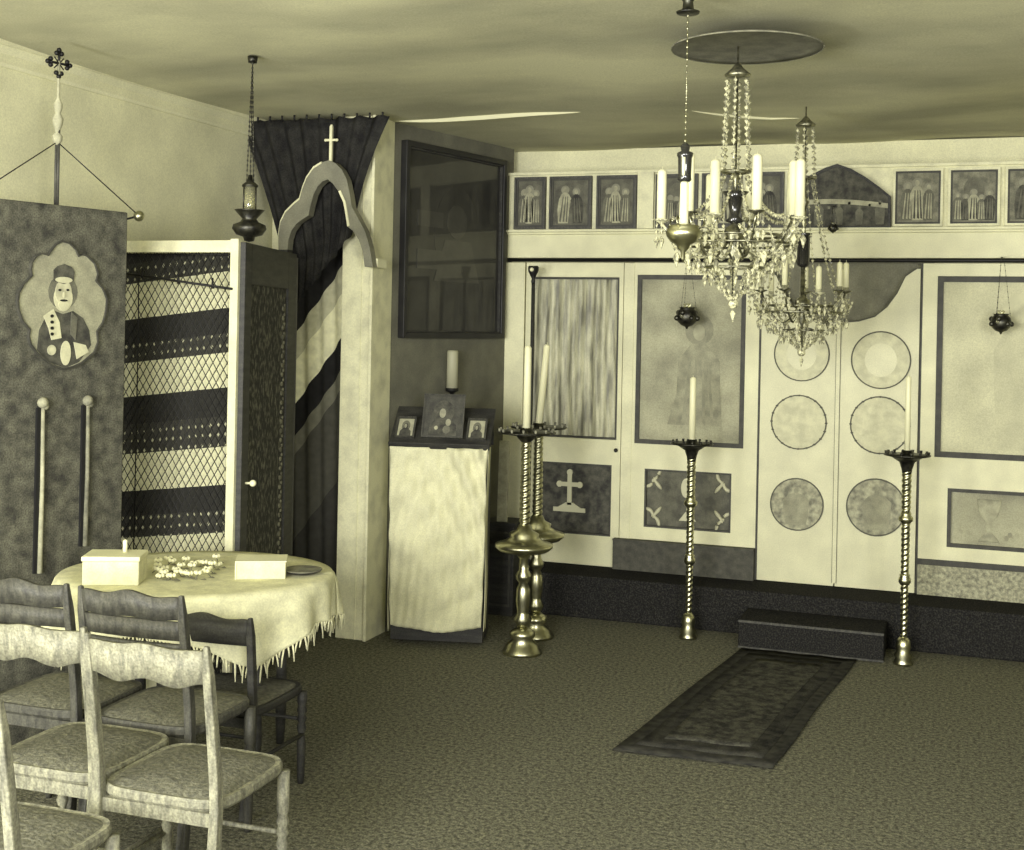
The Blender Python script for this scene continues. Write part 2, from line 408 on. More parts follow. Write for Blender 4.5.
# ------------------------------------------------------------------ icon screen
IY = YI*S
ZT = onY(750, 172, YI).z; ZF = onY(750, 228, YI).z; ZR = onY(750, 258, YI).z; ZR2 = onY(750, 263, YI).z
X_L = onY(507, 300, YI).x; X_R = XR
scr = thing('iconostasis', 'white painted icon screen with panels running across the altar end', 'icon screen', (0, IY, ZB*S))
def loc(x0, x1, z0, z1): return x0, x1, z0-ZB*S, z1-ZB*S
def sbox(mb, x0, x1, z0, z1, y0=0.0, y1=0.05, mi=0): mb.box(x0, x1, y0, y1, z0-ZB*S, z1-ZB*S, mi)
m = MB(); sbox(m, B.x, X_R, ZF-0.01, ZT+0.012, 0.01, 0.06)
sbox(m, onY(638,200,YI).x, onY(654,200,YI).x, ZF, ZT+0.012, -0.02, 0.012)
sbox(m, B.x, X_R, ZT+0.01, ZT+0.028, -0.012, 0.06)
m.build('frieze_board', M_white2, scr)
m = MB(); sbox(m, B.x, X_R, ZR+0.0, ZF-0.035, 0.0, 0.06); sbox(m, B.x, X_R, ZF-0.035, ZF-0.02, -0.02, 0.06)
sbox(m, B.x, X_R, ZF-0.02, ZF-0.004, -0.045, 0.06)
m.build('cornice', M_white, scr, bevel=0.003)
m = MB(); m.tube([(B.x+0.02, -0.03, (ZR+ZR2)/2-ZB*S), (X_R, -0.03, (ZR+ZR2)/2-ZB*S)], 0.012, 10)
for xx in (-2.1, -0.9, 0.3, 1.4): m.tube([(xx, -0.03, (ZR+ZR2)/2-ZB*S), (xx, 0.03, (ZR+ZR2)/2-ZB*S)], 0.006, 6)
m.build('curtain_rail', M_iron, scr)

# opening positions
xd0 = onY(759, 440, YI).x; xd1 = onY(918, 440, YI).x; xm = onY(839, 440, YI).x
xs = onY(621.5, 420, YI).x; xs2 = onY(632, 420, YI).x
zb1 = ZB*S
# boards: pieces around each inset
def around(mb, X0, X1, Z0, Z1, holes):
    """board with rectangular holes stacked vertically (sorted bottom to top)"""
    z = Z0
    for (a, b, c_, d_) in holes:
        sbox(mb, X0, X1, z, c_, 0, 0.04)
        sbox(mb, X0, a, c_, d_, 0, 0.04); sbox(mb, b, X1, c_, d_, 0, 0.04); z = d_
    sbox(mb, X0, X1, z, Z1, 0, 0.04)
h1a = rect(530, 618, 277, 438); h1b = rect(538, 611, 463, 534)
h2a = rect(636, 745, 275, 446); h2b = rect(644, 731, 471, 530)
h3a = rect(936, 1075, 276, 461); h3a = (h3a[0], h3a[0]+0.72, onY(936, 457, YI).z, onY(936, 276, YI).z)
h3b = (onY(947, 520, YI).x, onY(947, 520, YI).x+0.54, onY(947, 547, YI).z, onY(947, 488, YI).z)
m = MB(); sbox(m, X_L-0.15, onY(523, 400, YI).x, zb1, ZR2, -0.01, 0.05); m.build('stile', M_white, scr, bevel=0.003)
m = MB(); sbox(m, xs, xs2, zb1+0.2, ZR2, -0.004, 0.05); m.build('stile', M_white, scr, bevel=0.003)
dk = MB(); around(dk, onY(524, 400, YI).x, xs-0.004, zb1+0.002, ZR2, [h1b, h1a])
dd = dk.build('side_door', M_white, scr)
k = MB(); k.sphere((xs-0.03, -0.02, onY(615, 450, YI).z-zb1), 0.014); k.build('knob', M_black, dd)
m = MB(); around(m, xs2, xd0-0.012, onY(690, 543, YI).z, ZR2, [h2b, h2a]); m.build('panel_board', M_white, scr)
m = MB(); sbox(m, xs-0.03, xd0-0.012, zb1, onY(690, 543, YI).z-0.001, -0.05, 0.05); sbox(m, xs-0.03, xd0-0.012, onY(690, 543, YI).z-0.012, onY(690, 543, YI).z, -0.062, -0.04)
m.build('plinth', M_gplinth, scr)
zpr = onY(930, 559, YI).z
m = MB(); around(m, xd1+0.012, X_R, zpr, ZR2, [h3b, h3a]); m.build('panel_board', M_white, scr)
m = MB(); sbox(m, xd1+0.012, X_R, zpr-0.035, zpr-0.001, -0.012, 0.05); m.build('moulding', M_bord, scr)
m = MB(); sbox(m, xd1+0.012, X_R, zb1, zpr-0.035, -0.02, 0.05); m.build('plinth', M_plinth, scr)
# dark gaps beside the doors
for xx in (xd0-0.006, xd1+0.006):
    m = MB(); sbox(m, xx-0.006, xx+0.006, zb1, ZR2, 0.0, 0.05); m.build('door_jamb', M_bord, scr)
# frames set inside panels
def inset(name, hh, wd, mats_, parent=scr, fig=None, depth=0.03):
    X0, X1, Z0, Z1 = hh
    m = MB(); m.frame(X0, X1, Z0-zb1, Z1-zb1, wd, 0.004, 0.036, 1)
    m.box(X0, X1, depth, depth+0.012, Z0-zb1, Z1-zb1, 0)
    if fig: fig(m, X0, X1, Z0-zb1, Z1-zb1, depth)
    return m.build(name, mats_, parent)
def cross_fig(m, X0, X1, Z0, Z1, y):
    cx = X0+(X1-X0)*0.42; w = X1-X0; h = Z1-Z0; zb_ = Z0+h*0.30
    m.box(cx-w*0.22, cx+w*0.22, y-0.008, y, zb_, zb_+h*0.06, 2)
    m.prism([(cx-w*0.16, zb_+h*0.06), (cx+w*0.16, zb_+h*0.06), (cx+w*0.05, zb_+h*0.13), (cx-w*0.05, zb_+h*0.13)][::-1], y-0.008, y, 2)
    m.box(cx-w*0.03, cx+w*0.03, y-0.008, y, zb_+h*0.1, zb_+h*0.54, 2)
    m.box(cx-w*0.13, cx+w*0.13, y-0.009, y-0.001, zb_+h*0.36, zb_+h*0.42, 2)
    for dx, dz in ((-0.14, 0.39), (0.14, 0.39), (0, 0.56)): m.ell(cx+w*dx, zb_+h*dz, w*0.04, h*0.045, y-0.010, y, 2, 10)
inset('lower_panel', h1b, 0.012, [M_robe3, M_bord, M_halo], dd, cross_fig)
def orn_fig(m, X0, X1, Z0, Z1, y):
    w = X1-X0; h = Z1-Z0
    for sx in (-1, 1):
        for sz in (-1, 1):
            cx = (X0+X1)/2+sx*w*0.37; cz = (Z0+Z1)/2+sz*h*0.27
            for q in range(3):
                a = math.atan2(sz, sx)+(-1+q)*0.9+PI
                pts = [(cx+sx*w*0.03, y-0.003, cz+sz*h*0.05)]
                for tt in range(1, 6):
                    s_ = tt/5
                    pts.append((pts[0][0]+math.cos(a+s_*0.9*(q-1))*w*0.13*s_, y-0.003, pts[0][2]+math.sin(a+s_*0.9*(q-1))*h*0.24*s_))
                m.tube(pts, [0.013, 0.010, 0.012, 0.014, 0.011, 0.004], 6, 2)
    cx = (X0+X1)/2; cz = (Z0+Z1)/2
    m.ell(cx-w*0.02, cz+h*0.2, w*0.06, h*0.17, y-0.006, y, 2, 16); m.box(cx-w*0.012, cx+w*0.012, y-0.006, y, cz-h*0.25, cz+h*0.1, 2)
    m.prism([(cx-w*0.1, cz-h*0.36), (cx+w*0.1, cz-h*0.36), (cx+w*0.02, cz-h*0.2), (cx-w*0.02, cz-h*0.2)][::-1], y-0.006, y, 2)
inset('lower_panel', h2b, 0.012, [M_ground, M_bord, M_halo], scr, orn_fig)
def chal_fig(m, X0, X1, Z0, Z1, y):
    cx = X0+0.24; h = Z1-Z0; z = Z0+h*0.12
    m.lathe([(0.06, 0), (0.055, 0.012), (0.012, h*0.18), (0.02, h*0.26), (0.012, h*0.32), (0.05, h*0.44), (0.066, h*0.6), (0.068, h*0.72)], 20, 2,
            Matrix.Translation((cx, y, z)) @ Matrix.Diagonal((1, 0.08, 1, 1)))
    for sx in (-1, 1):
        for q in range(4): m.ell(cx+sx*(0.1+0.02*q), Z0+h*(0.2+0.06*(q % 2)), 0.014, 0.018, y-0.003, y, 2, 8)
inset('lower_panel', h3b, 0.022, [M_canvas, M_bord, M_robe2], scr, chal_fig)

# painted pictures set in the screen, things of their own
def big_icon(name, label, hh, wd, fig, mats_):
    X0, X1, Z0, Z1 = hh
    t = thing(name, label, 'icon', ((X0+X1)/2, IY+0.002, Z0))
    w = X1-X0-0.002; h = Z1-Z0-0.002
    MB().frame(-w/2, w/2, 0.001, h, wd, -0.006, 0.03).build('frame', M_bord, t)
    m = MB(); m.box(-w/2+wd*0.9, w/2-wd*0.9, 0.012, 0.028, wd*0.9, h-wd*0.9, 0); fig(m, w, h); m.build('painting', mats_, t)
    return t
def fig2(m, w, h):
    cz = h*0.12; y = 0.011
    m.ell(w*0.08, cz+h*0.56, w*0.13, w*0.14, y-0.001, y, 1, 24)
    body = [(w*0.08-w*0.28, cz), (w*0.08+w*0.22, cz), (w*0.08+w*0.2, cz+h*0.2), (w*0.08+w*0.19, cz+h*0.38), (w*0.08+w*0.06, cz+h*0.48), (w*0.08-w*0.07, cz+h*0.48), (w*0.08-w*0.19, cz+h*0.38), (w*0.08-w*0.2, cz+h*0.18)]
    m.prism(body[::-1], y-0.002, y-0.0005, 2)
    m.ell(w*0.08, cz+h*0.545, w*0.055, w*0.075, y-0.004, y-0.001, 3, 16)
    for kx in (-0.14, -0.05, 0.05, 0.13):
        m.prism([(w*(0.07+kx), cz+h*0.02), (w*(0.08+kx*0.6), cz+h*0.4), (w*(0.09+kx*0.6)+0.006, cz+h*0.38), (w*(0.1+kx), cz)], y-0.003, y-0.0015, 1)
M_fr2 = mat('faint_robe', 158, 0.85, v2=128, scale=12, grain=0.12)
big_icon('painted_icon', 'large faded icon of a robed standing saint, left of the round-medallion doors', h2a, 0.028, fig2, [M_canvas, mat('faint_fold', 152, 0.85, v2=128, scale=8, grain=0.12), M_fr2, mat('faint_skin', 172, 0.85, v2=150, scale=20)])
big_icon('painted_icon', 'large pale icon canvas in dark moulding at the right edge, behind a small hanging lamp', h3a, 0.034,
         lambda m, w, h: figure(m, 0.12, 0.06, h*0.85, 2, 0.011, halo=1, face=3, w=0.34), [M_canvasr, mat('faint_glow', 205, 0.85, v2=190, scale=9), mat('faint_pale_robe', 196, 0.85, v2=180, scale=6, grain=0.1), M_med])
# satin curtain in the side door
X0, X1, Z0, Z1 = h1a
t = thing('gathered_curtain', 'streaked satin curtain gathered in the panel of the side door, behind tall candles', 'curtain', ((X0+X1)/2, IY+0.03, Z0))
w = X1-X0-0.03; h = Z1-Z0-0.03
def satf(u, v):
    x = -w/2+w*u; z = 0.015+h*v
    return (x, 0.008*math.sin(u*46+1.5*math.sin(3*v))*(1-0.3*v)+0.006*math.sin(u*21+v*3), z)
MB().grid(satf, 90, 12).build('cloth', M_satin, t)
MB().frame(-w/2-0.013, w/2+0.013, 0.002, h+0.028, 0.012, -0.024, 0.004).build('border', M_bord, t)

# the double doors with round medallions
dz0 = zb1+0.004
dl = thing('royal_doors', 'pale double doors with three round medallions on each leaf', 'doors', ((xd0+xd1)/2, IY-0.012, dz0))
ox = (xd0+xd1)/2
ztop_in = onY(842, 322, YI).z; ztop_out = onY(916, 268, YI).z
def leaf_poly(sgn):
    pts = []
    hwid = (xd1-xd0)/2-0.004
    pts.append((sgn*0.004, 0)); pts.append((sgn*hwid, 0)); pts.append((sgn*hwid, ztop_out-dz0))
    pts.append((sgn*(hwid-0.02), ztop_out-dz0))
    prof = [(0.82, 0.86), (0.72, 0.55), (0.6, 0.30), (0.45, 0.12), (0.25, 0.03), (0.01, 0.0)]
    for fx, fz in prof: pts.append((sgn*hwid*fx, ztop_in-dz0+(ztop_out-ztop_in)*fz))
    return pts if sgn < 0 else pts[::-1]
for sgn, meds in ((-1, [(802,354,27),(799,422,27),(797,504,26)]), (1, [(881,360,28),(880,425,28),(876,507,28)])):
    leaf = MB().prism([(a, b) for a, b in leaf_poly(sgn)], 0, 0.035).build('door_leaf', M_door, dl)
    e = MB()
    hwid = (xd1-xd0)/2-0.004
    lp = [p for p in (leaf_poly(sgn)[::-1] if sgn > 0 else leaf_poly(sgn))][2:]
    e.band([(a, b+0.003) for a, b in lp], [(a, b-0.006) for a, b in lp], -0.004, 0.004)
    e.build('edge_bead', M_line, leaf)
    for i, (mx_, my_, r_) in enumerate(meds):
        c_ = onY(mx_, my_, YI); rr = px2m(r_, 6.98)
        mm = MB(); mm.ell(c_.x-ox, c_.z-dz0, rr, rr, -0.006, 0.001, 0, 40); mm.ring(c_.x-ox, c_.z-dz0, rr*0.98, rr*0.045, -0.010, 0.001, 1)
        if i == 2:
            figure(mm, c_.x-ox+sgn*0.005, c_.z-dz0-rr*0.8, rr*1.5, 2, -0.0065, halo=None, face=2, w=0.7)
        elif i == 1:
            n = 20
            for q in range(n):
                a = 2*PI*q/n; mm.ell(c_.x-ox+rr*math.cos(a), c_.z-dz0+rr*math.sin(a), 0.009, 0.006, -0.009, 0.001, 1, 8)
        elif i == 0:
            mm.ell(c_.x-ox, c_.z-dz0, rr*0.55, rr*0.6, -0.0075, -0.005, 3, 20)
        mm.build('medallion', [M_medd if i == 2 else M_med, M_line, M_fr2, M_door], leaf)
mb = MB(); hh = onY(840, 320, YI).z-dz0; mb.box(-0.012, 0.012, -0.012, 0.0, 0.02, hh); mb.build('meeting_rail', M_door, dl)
mb = MB(); mb.box(-0.0145, -0.012, -0.0125, 0.0, 0.02, hh); mb.box(0.012, 0.0145, -0.0125, 0, 0.02, hh); mb.build('bead', M_line, dl)
# curtain behind the doors
t = thing('altar_curtain', 'plain grey curtain hanging behind the curved tops of the double doors', 'curtain', (ox, IY+0.09, zb1))
M_acurt = mat('grey_altar_curtain', 128, 0.9, v2=112, scale=10, grain=0.15)
MB().grid(lambda u, v: (-0.56+1.12*u, 0.010*math.sin(u*50), 0.02+(ZF-zb1-0.04)*v), 80, 4).build('cloth', M_acurt, t)
MB().tube([(-0.57, 0, ZF-zb1-0.02), (0.57, 0, ZF-zb1-0.02)], 0.008, 8).build('rod', M_iron, t)

# ------------------------------------------------------------------ frieze icons
fz = [(515,546,'trio','small framed icon of standing saints nearest the dark glazed picture'),
      (550,592,'pair','small framed icon of two leaning figures, second from the dark glazed picture'),
      (597,637,'trio','small framed icon of standing saints, just left of the white upright of the frieze'),
      (656,698,'scene','small framed icon just right of the white upright of the frieze'),
      (702,742,'single','small framed icon behind the candles of the larger chandelier'),
      (746,784,'pair','small framed icon between the larger chandelier and the arched picture'),
      (893,943,'trio','small pale-framed icon touching the right side of the arched picture'),
      (948,1000,'scene','small pale-framed icon of a crowd, second right of the arched picture'),
      (1005,1056,'pair','small pale-framed icon cut by the right edge of the photo')]
for i, (a, b, st, lb) in enumerate(fz):
    X0, X1 = onY(a, 200, YI).x, onY(b, 200, YI).x
    framed_icon('small_icon', lb, 'icon', X0, X1, ZF+0.002, ZT-0.004, IY+0.01, st, fw=0.026, dep=0.03, group='row of small icons along the frieze',
                frame_m=M_mwood if i < 6 else M_white2, ground=(M_ground if i < 6 else M_ground2), seed=i)
# arched centre picture
pts = [(790,228),(790,193),(800,184),(812,176),(826,169),(838,165),(852,170),(866,178),(880,188),(891,197),(891,228)]
q = [onY(a, b, YI) for a, b in pts]; cx = (q[0].x+q[-1].x)/2
t = thing('arched_picture', 'wide dark picture with low pointed arched top in the middle of the frieze', 'picture', (cx, IY-0.05, ZF))
po = [(p.x-cx, p.z-ZF) for p in q]
ctr = (0, 0.1)
pin = [(ctr[0]+(a-ctr[0])*0.95, ctr[1]+(b-ctr[1])*0.93) for a, b in po]
MB().prism(po, 0, 0.055).build('board', M_robe3, t)
mb = MB(); mb.band([*po, po[0]], [*pin, pin[0]], -0.012, 0.001)
mb.build('frame', M_dwood, t)
mb = MB(); bw = po[-1][0]*0.95
mb.band([(-bw+2*bw*i/12, 0.165+0.018*math.sin(PI*i/12)-0.002*i) for i in range(13)], [(-bw+2*bw*i/12, 0.135+0.018*math.sin(PI*i/12)-0.002*i) for i in range(13)], -0.004, 0.002, 0)
for k in range(9):
    figure(mb, -bw*0.85+k*bw*0.21, 0.012, 0.12+0.015*((k*7) % 3), (1, 2)[k % 2], -0.001, halo=3, face=4, w=0.42)
mb.build('painting', [M_robe2, M_icongrey, M_robe3, M_ground, M_ground2], t)

# ------------------------------------------------------------------ glazed picture on the side wall
def wallpt(px):   # distance along the side wall of a pixel column
    u, _ = uv(px, 240); dx, dy = FW[0]+u*RT[0], FW[1]+u*RT[1]
    # A + s*dir = k*(dx,dy)
    ux, uy = dv.x/Lw, dv.y/Lw
    det = dx*(-uy)+dy*ux
    k_ = (A.x*(-uy)+A.y*ux)/det
    return (dx*k_-A.x)*ux+(dy*k_-A.y)*uy, k_/S
s0, d0 = wallpt(399); s1, d1 = wallpt(506)
s1 = min(s1, Lw-0.09)
zt = P(400, 140, d0).z; zb_ = (P(400, 333, d0).z+P(506, 343, d1).z)/2
pw = s1-s0; ph = zt-zb_
pc = A+dv/Lw*((s0+s1)/2)
t = thing('glazed_picture', 'big dark framed picture under glass on the side wall, reflecting pale shapes', 'picture', (pc.x, pc.y, zb_), ang)
mb = MB(); mb.frame(-pw/2, pw/2, 0, ph, 0.035, -0.05, -0.002); mb.frame(-pw/2+0.035, pw/2-0.035, 0.035, ph-0.035, 0.012, -0.04, -0.002, 1)
mb.build('frame', [mat('dark_frame', 34, 0.4, v2=44, scale=9), M_dwood], t, bevel=0.004)
mb = MB(); mb.box(-pw/2+0.03, pw/2-0.03, -0.02, -0.003, 0.03, ph-0.03, 0)
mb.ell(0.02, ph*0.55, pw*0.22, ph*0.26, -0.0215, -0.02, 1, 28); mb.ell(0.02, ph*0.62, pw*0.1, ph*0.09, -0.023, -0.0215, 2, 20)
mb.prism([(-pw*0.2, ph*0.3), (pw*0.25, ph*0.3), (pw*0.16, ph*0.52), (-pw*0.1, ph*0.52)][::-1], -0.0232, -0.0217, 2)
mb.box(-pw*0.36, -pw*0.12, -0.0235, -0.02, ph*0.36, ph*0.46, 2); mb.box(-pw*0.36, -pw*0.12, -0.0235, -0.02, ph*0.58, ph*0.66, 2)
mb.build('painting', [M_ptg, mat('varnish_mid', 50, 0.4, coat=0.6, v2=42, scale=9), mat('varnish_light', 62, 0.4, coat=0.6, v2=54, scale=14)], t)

# ------------------------------------------------------------------ trefoil arch, curtains and cross
AY = 5.78
out_ = [(281,250),(281,235),(283,222),(288,212),(296,204),(302,199),(305,188),(309,178),(316,168),(324,163),(331,161),(338,164),(344,170),(349,180),(352,194),(354,207),(360,218),(367,231),(372,248),(375,267)]
in_ = [(290,250),(291,240),(294,231),(299,224),(306,219),(311,216),(313,206),(316,195),(320,187),(325,182),(330,180),(335,184),(341,192),(346,203),(348,214),(350,227),(355,231),(361,240),(365,252),(367,267)]
oc = onY(328, 250, AY)
op = [(onY(a, b, AY).x-oc.x, onY(a, b, AY).z) for a, b in out_]; ip = [(onY(a, b, AY).x-oc.x, onY(a, b, AY).z) for a, b in in_]
t = thing('trefoil_arch', 'pale three-lobed wooden arch topped by a thin cross, before the dark curtain', 'arch', (oc.x, AY*S, 0))
mb = MB(); mb.band(op, ip, -0.03, 0.03); mb.build('arch_band', M_mid if False else mat('dull_arch_paint', 128, 0.6, v2=108, scale=9, grain=0.12), t)
mb = MB(); mb.band([(a, b+0.004) for a, b in op[:10]], [(a, b-0.008) for a, b in op[:10]], -0.035, 0.032)
mb.band([(a+0.001, b) for a, b in ip[12:16]], [(a+0.014, b+0.006) for a, b in ip[12:16]], -0.037, 0.032)
mb.build('edge_strip', M_white, t)
mb = MB(); mb.box(ip[-1][0]-0.001, op[-1][0]+0.001, 0.03, (5.915-AY)*S, ip[-1][1]+0.0, ip[-1][1]+0.05); mb.build('bracket', M_white, t)
# left jamb hidden mostly by the leaf, right foot meets the post
zb = ip[0][1]
mb = MB(); mb.box(op[0][0], ip[0][0], -0.03, 0.03, 0, zb); mb.build('jamb', M_dwood, t)
ct = onY(331, 161, AY); c2 = onY(333, 128, AY)
mb = MB(); x = ct.x-oc.x; mb.box(x-0.008, x+0.008, -0.01, 0.006, ct.z-0.01, c2.z+0.01); mb.box(x-0.035, x+0.035, -0.008, 0.004, ct.z+(c2.z-ct.z)*0.6, ct.z+(c2.z-ct.z)*0.6+0.012)
for a, b in ((0, c2.z+0.012), (-0.037, ct.z+(c2.z-ct.z)*0.6+0.006), (0.037, ct.z+(c2.z-ct.z)*0.6+0.006)): mb.sphere((x+a, -0.002, b), 0.009, 0, 8)
mb.build('cross', M_white, t)
# upper curtain, gathered to the arch
CY = 5.855
tl = onY(240, 122, CY); tr = onY(389, 122, CY)
t = thing('ceiling_curtain', 'dark curtain drawn down from the ceiling to a point behind the pale arch', 'curtain', ((tl.x+tr.x)/2, CY*S, 0))
cxx = (tl.x+tr.x)/2
bl = onY(288, 318, CY); br = onY(352, 236, CY)
def ucf(u, v):
    k_ = v
    k2 = min(1, k_*1.25)
    x0 = tl.x*(1-k2)+bl.x*k2+0.02*math.sin(PI*k2); x1 = tr.x*(1-k_)+br.x*k_-0.03*math.sin(PI*k_)
    zt_ = CEIL*S-0.012-0.012*abs(math.sin(u*23))
    z = zt_*(1-v)+(bl.z+(br.z-bl.z)*u)*v
    return (x0+(x1-x0)*u-cxx, 0.018*math.sin(u*52)*(1-0.4*v)+0.01*math.sin(u*23+3*v)-0.02*v, z)
MB().grid(ucf, 110, 14).build('cloth', M_dcurt, t, solid=0.003)
for i in range(12):
    xh = tl.x+(tr.x-tl.x)*(i+0.5)/12-cxx
    MB().tube([(xh, 0, CEIL*S+0.02), (xh, 0, CEIL*S-0.03)], 0.006, 6).build('hook', M_iron, t)
# doorway curtain with bands hanging askew
dl_ = onY(278, 300, 6.05); dr_ = onY(349, 300, 6.05); ztp = onY(330, 190, 6.05).z
t = thing('doorway_curtain', 'banded cloth pulled aslant in the doorway between the dark leaf and white post', 'curtain', ((dl_.x+dr_.x)/2, 6.05*S, 0))
wd = dr_.x-dl_.x
def dcf(u, v): return (-wd/2+wd*u, 0.012*math.sin(u*30+5*v)+0.006*math.sin(u*11), 0.02+(ztp+0.2-0.02)*v)
def drape_material():
    m = bpy.data.materials.new('aslant_banded_cloth'); m.use_nodes = True
    nt = m.node_tree; N = nt.nodes; L = nt.links; b = N['Principled BSDF']; b.inputs['Roughness'].default_value = 0.9; b.inputs['Specular IOR Level'].default_value = 0.05
    tc = N.new('ShaderNodeTexCoord'); sx = N.new('ShaderNodeSeparateXYZ'); L.new(tc.outputs['Object'], sx.inputs[0])
    a = N.new('ShaderNodeMath'); a.operation = 'MULTIPLY_ADD'; L.new(sx.outputs['X'], a.inputs[0]); a.inputs[1].default_value = -1.35; L.new(sx.outputs['Z'], a.inputs[2])
    mr = N.new('ShaderNodeMapRange'); mr.inputs[1].default_value = 0; mr.inputs[2].default_value = 3.0; L.new(a.outputs[0], mr.inputs[0])
    cr = N.new('ShaderNodeValToRGB'); cr.color_ramp.interpolation = 'CONSTANT'; e = cr.color_ramp.elements
    zz = lambda px, py: (onY(px, py, 6.05).z-1.35*(onY(px, py, 6.05).x-(dl_.x+dr_.x)/2))/3.0
    stops = [(0, 60), (zz(345,470), 78), (zz(345,385), 112), (zz(346,366), 40), (zz(346,334), 226), (zz(346,290), 186), (zz(346,262), 42)]
    e[0].position = 0; e[0].color = tone(60); e[1].position = stops[1][0]; e[1].color = tone(stops[1][1])
    for p_, v_ in stops[2:]:
        el = e.new(p_); el.color = tone(v_)
    L.new(mr.outputs[0], cr.inputs[0])
    nz = N.new('ShaderNodeTexNoise'); nz.inputs['Scale'].default_value = 22; nz.inputs['Detail'].default_value = 6; L.new(tc.outputs['Object'], nz.inputs['Vector'])
    m2 = N.new('ShaderNodeMapRange'); m2.inputs[1].default_value = 0.3; m2.inputs[2].default_value = 0.7; m2.inputs[3].default_value = 0.85; m2.inputs[4].default_value = 1.15; L.new(nz.outputs['Fac'], m2.inputs[0])
    sc = N.new('ShaderNodeVectorMath'); sc.operation = 'SCALE'; L.new(cr.outputs[0], sc.inputs[0]); L.new(m2.outputs[0], sc.inputs['Scale']); L.new(sc.outputs[0], b.inputs['Base Color'])
    return m
MB().grid(dcf, 60, 20).build('cloth', drape_material(), t, solid=0.003)
MB().tube([(-wd/2-0.02, 0, ztp+0.2), (wd/2+0.01, 0, ztp+0.2)], 0.008, 8).build('rod', M_iron, t)

# ------------------------------------------------------------------ lattice screen and dark leaf
LY = 4.67
pt = onY(237, 240, LY); lf = onY(112, 240, LY)
X0, X1 = lf.x, pt.x; ztop = pt.z
t = thing('lattice_screen', 'white framed screen of diamond wire mesh beside the marbled board', 'screen', ((X0+X1)/2, LY*S, 0))
hw_ = (X1-X0)/2
M_tr = mat('screen_frame_white', 214, 0.6, v2=196, scale=12, grain=0.08)
mb = MB(); mb.box(hw_-0.022, hw_+0.022, -0.022, 0.022, 0, ztop+0.005); mb.build('post', M_tr, t, bevel=0.002)
mb = MB(); mb.box(-hw_, -hw_+0.04, -0.02, 0.02, 0, ztop-0.002); mb.build('post', M_tr, t, bevel=0.002)
mb = MB(); mb.box(-hw_+0.04, hw_-0.022, -0.018, 0.018, ztop-0.06, ztop-0.002); mb.build('top_rail', M_tr, t, bevel=0.002)
mb = MB(); mb.box(-hw_+0.04, hw_-0.022, -0.018, 0.018, 0.03, 0.09); mb.build('bottom_rail', M_tr, t, bevel=0.002)
mb = MB(); x0, x1, z0, z1 = -hw_+0.04, hw_-0.022, 0.09, ztop-0.06
cw, chh = 0.040, 0.064; sl = chh/cw
def clip(c_, sgn):
    # line z = c_ + sgn*sl*x within the box
    ps = []
    for x in (x0, x1):
        z = c_+sgn*sl*x
        if z0 <= z <= z1: ps.append((x, z))
    for z in (z0, z1):
        x = (z-c_)/(sgn*sl)
        if x0 < x < x1: ps.append((x, z))
    return ps
c_ = z0-sl*x1-chh
while c_ < z1+sl*abs(x0)+chh:
    for sgn in (1, -1):
        ps = clip(c_, sgn)
        if len(ps) >= 2: mb.tube([(ps[0][0], 0.002*sgn, ps[0][1]), (ps[1][0], 0.002*sgn, ps[1][1])], 0.0026, 4)
    c_ += chh
mb.build('wire_mesh', M_iron, t)
rl = onY(128, 274, LY-0.02); rr_ = onY(233, 289, LY-0.02); ccx = (X0+X1)/2
mb = MB(); mb.tube([(rl.x-ccx-0.06, -0.03, rl.z+0.008), (rr_.x-ccx, -0.03, rr_.z)], 0.006, 8)
for f_ in (0.15, 0.5, 0.82):
    xx = rl.x+(rr_.x-rl.x)*f_-ccx; zz_ = rl.z+(rr_.z-rl.z)*f_
    mb.tube([(xx, -0.03, zz_-0.012), (xx, -0.034, zz_+0.03)], [0.009, 0.003], 8); mb.sphere((xx, -0.034, zz_+0.034), 0.007, 0, 8)
mb.build('hanging_rod', M_iron, t)
mb = MB(); mb.tube([(rl.x-ccx+0.065, -0.026, rl.z), (rl.x-ccx+0.07, -0.026, rl.z-0.25), (rl.x-ccx+0.068, -0.026, 0.5)], 0.003, 6); mb.build('cord', M_iron, t)
# striped cloth behind the mesh
zref = onY(233, 388, LY).z       # lower edge of a white band at the right side
t = thing('striped_hanging', 'striped homespun cloth hanging behind the diamond mesh screen', 'cloth hanging', ((X0+X1)/2, (LY+0.06)*S, 0))
yy = [560, 535, 512, 487, 447, 417, 388, 352, 332, 307, 269, 249]
kk = [('w'), 's', 'd', 'w', 's', 'd', 'w', 's', 'd', 'w', 's', 'd']
zz0 = onY(233, 640, LY).z; per = onY(233, 225, LY).z-zz0
bands = [(0.0, 56, 1.0)]
for y_, k_ in zip(yy, kk):
    f_ = (onY(233, y_, LY).z-zz0)/per
    bands.append((f_,)+{'w': (206, 0.0), 's': (62, 1.0), 'd': (50, 0.0)}[k_])
M_hs = stripe_mat('striped_homespun_cloth', -0.12, 0, bands, per, -zz0+0.12*(hw_-0.02), 0.042)
MB().grid(lambda u, v: (-hw_+0.03+(2*hw_-0.05)*u, 0.006*math.sin(u*24), 0.12+(ztop-0.07-0.12)*v), 60, 6).build('cloth', M_hs, t, solid=0.002)
MB().tube([(-hw_+0.02, 0, ztop-0.065), (hw_-0.02, 0, ztop-0.065)], 0.006, 6).build('rod', M_iron, t)

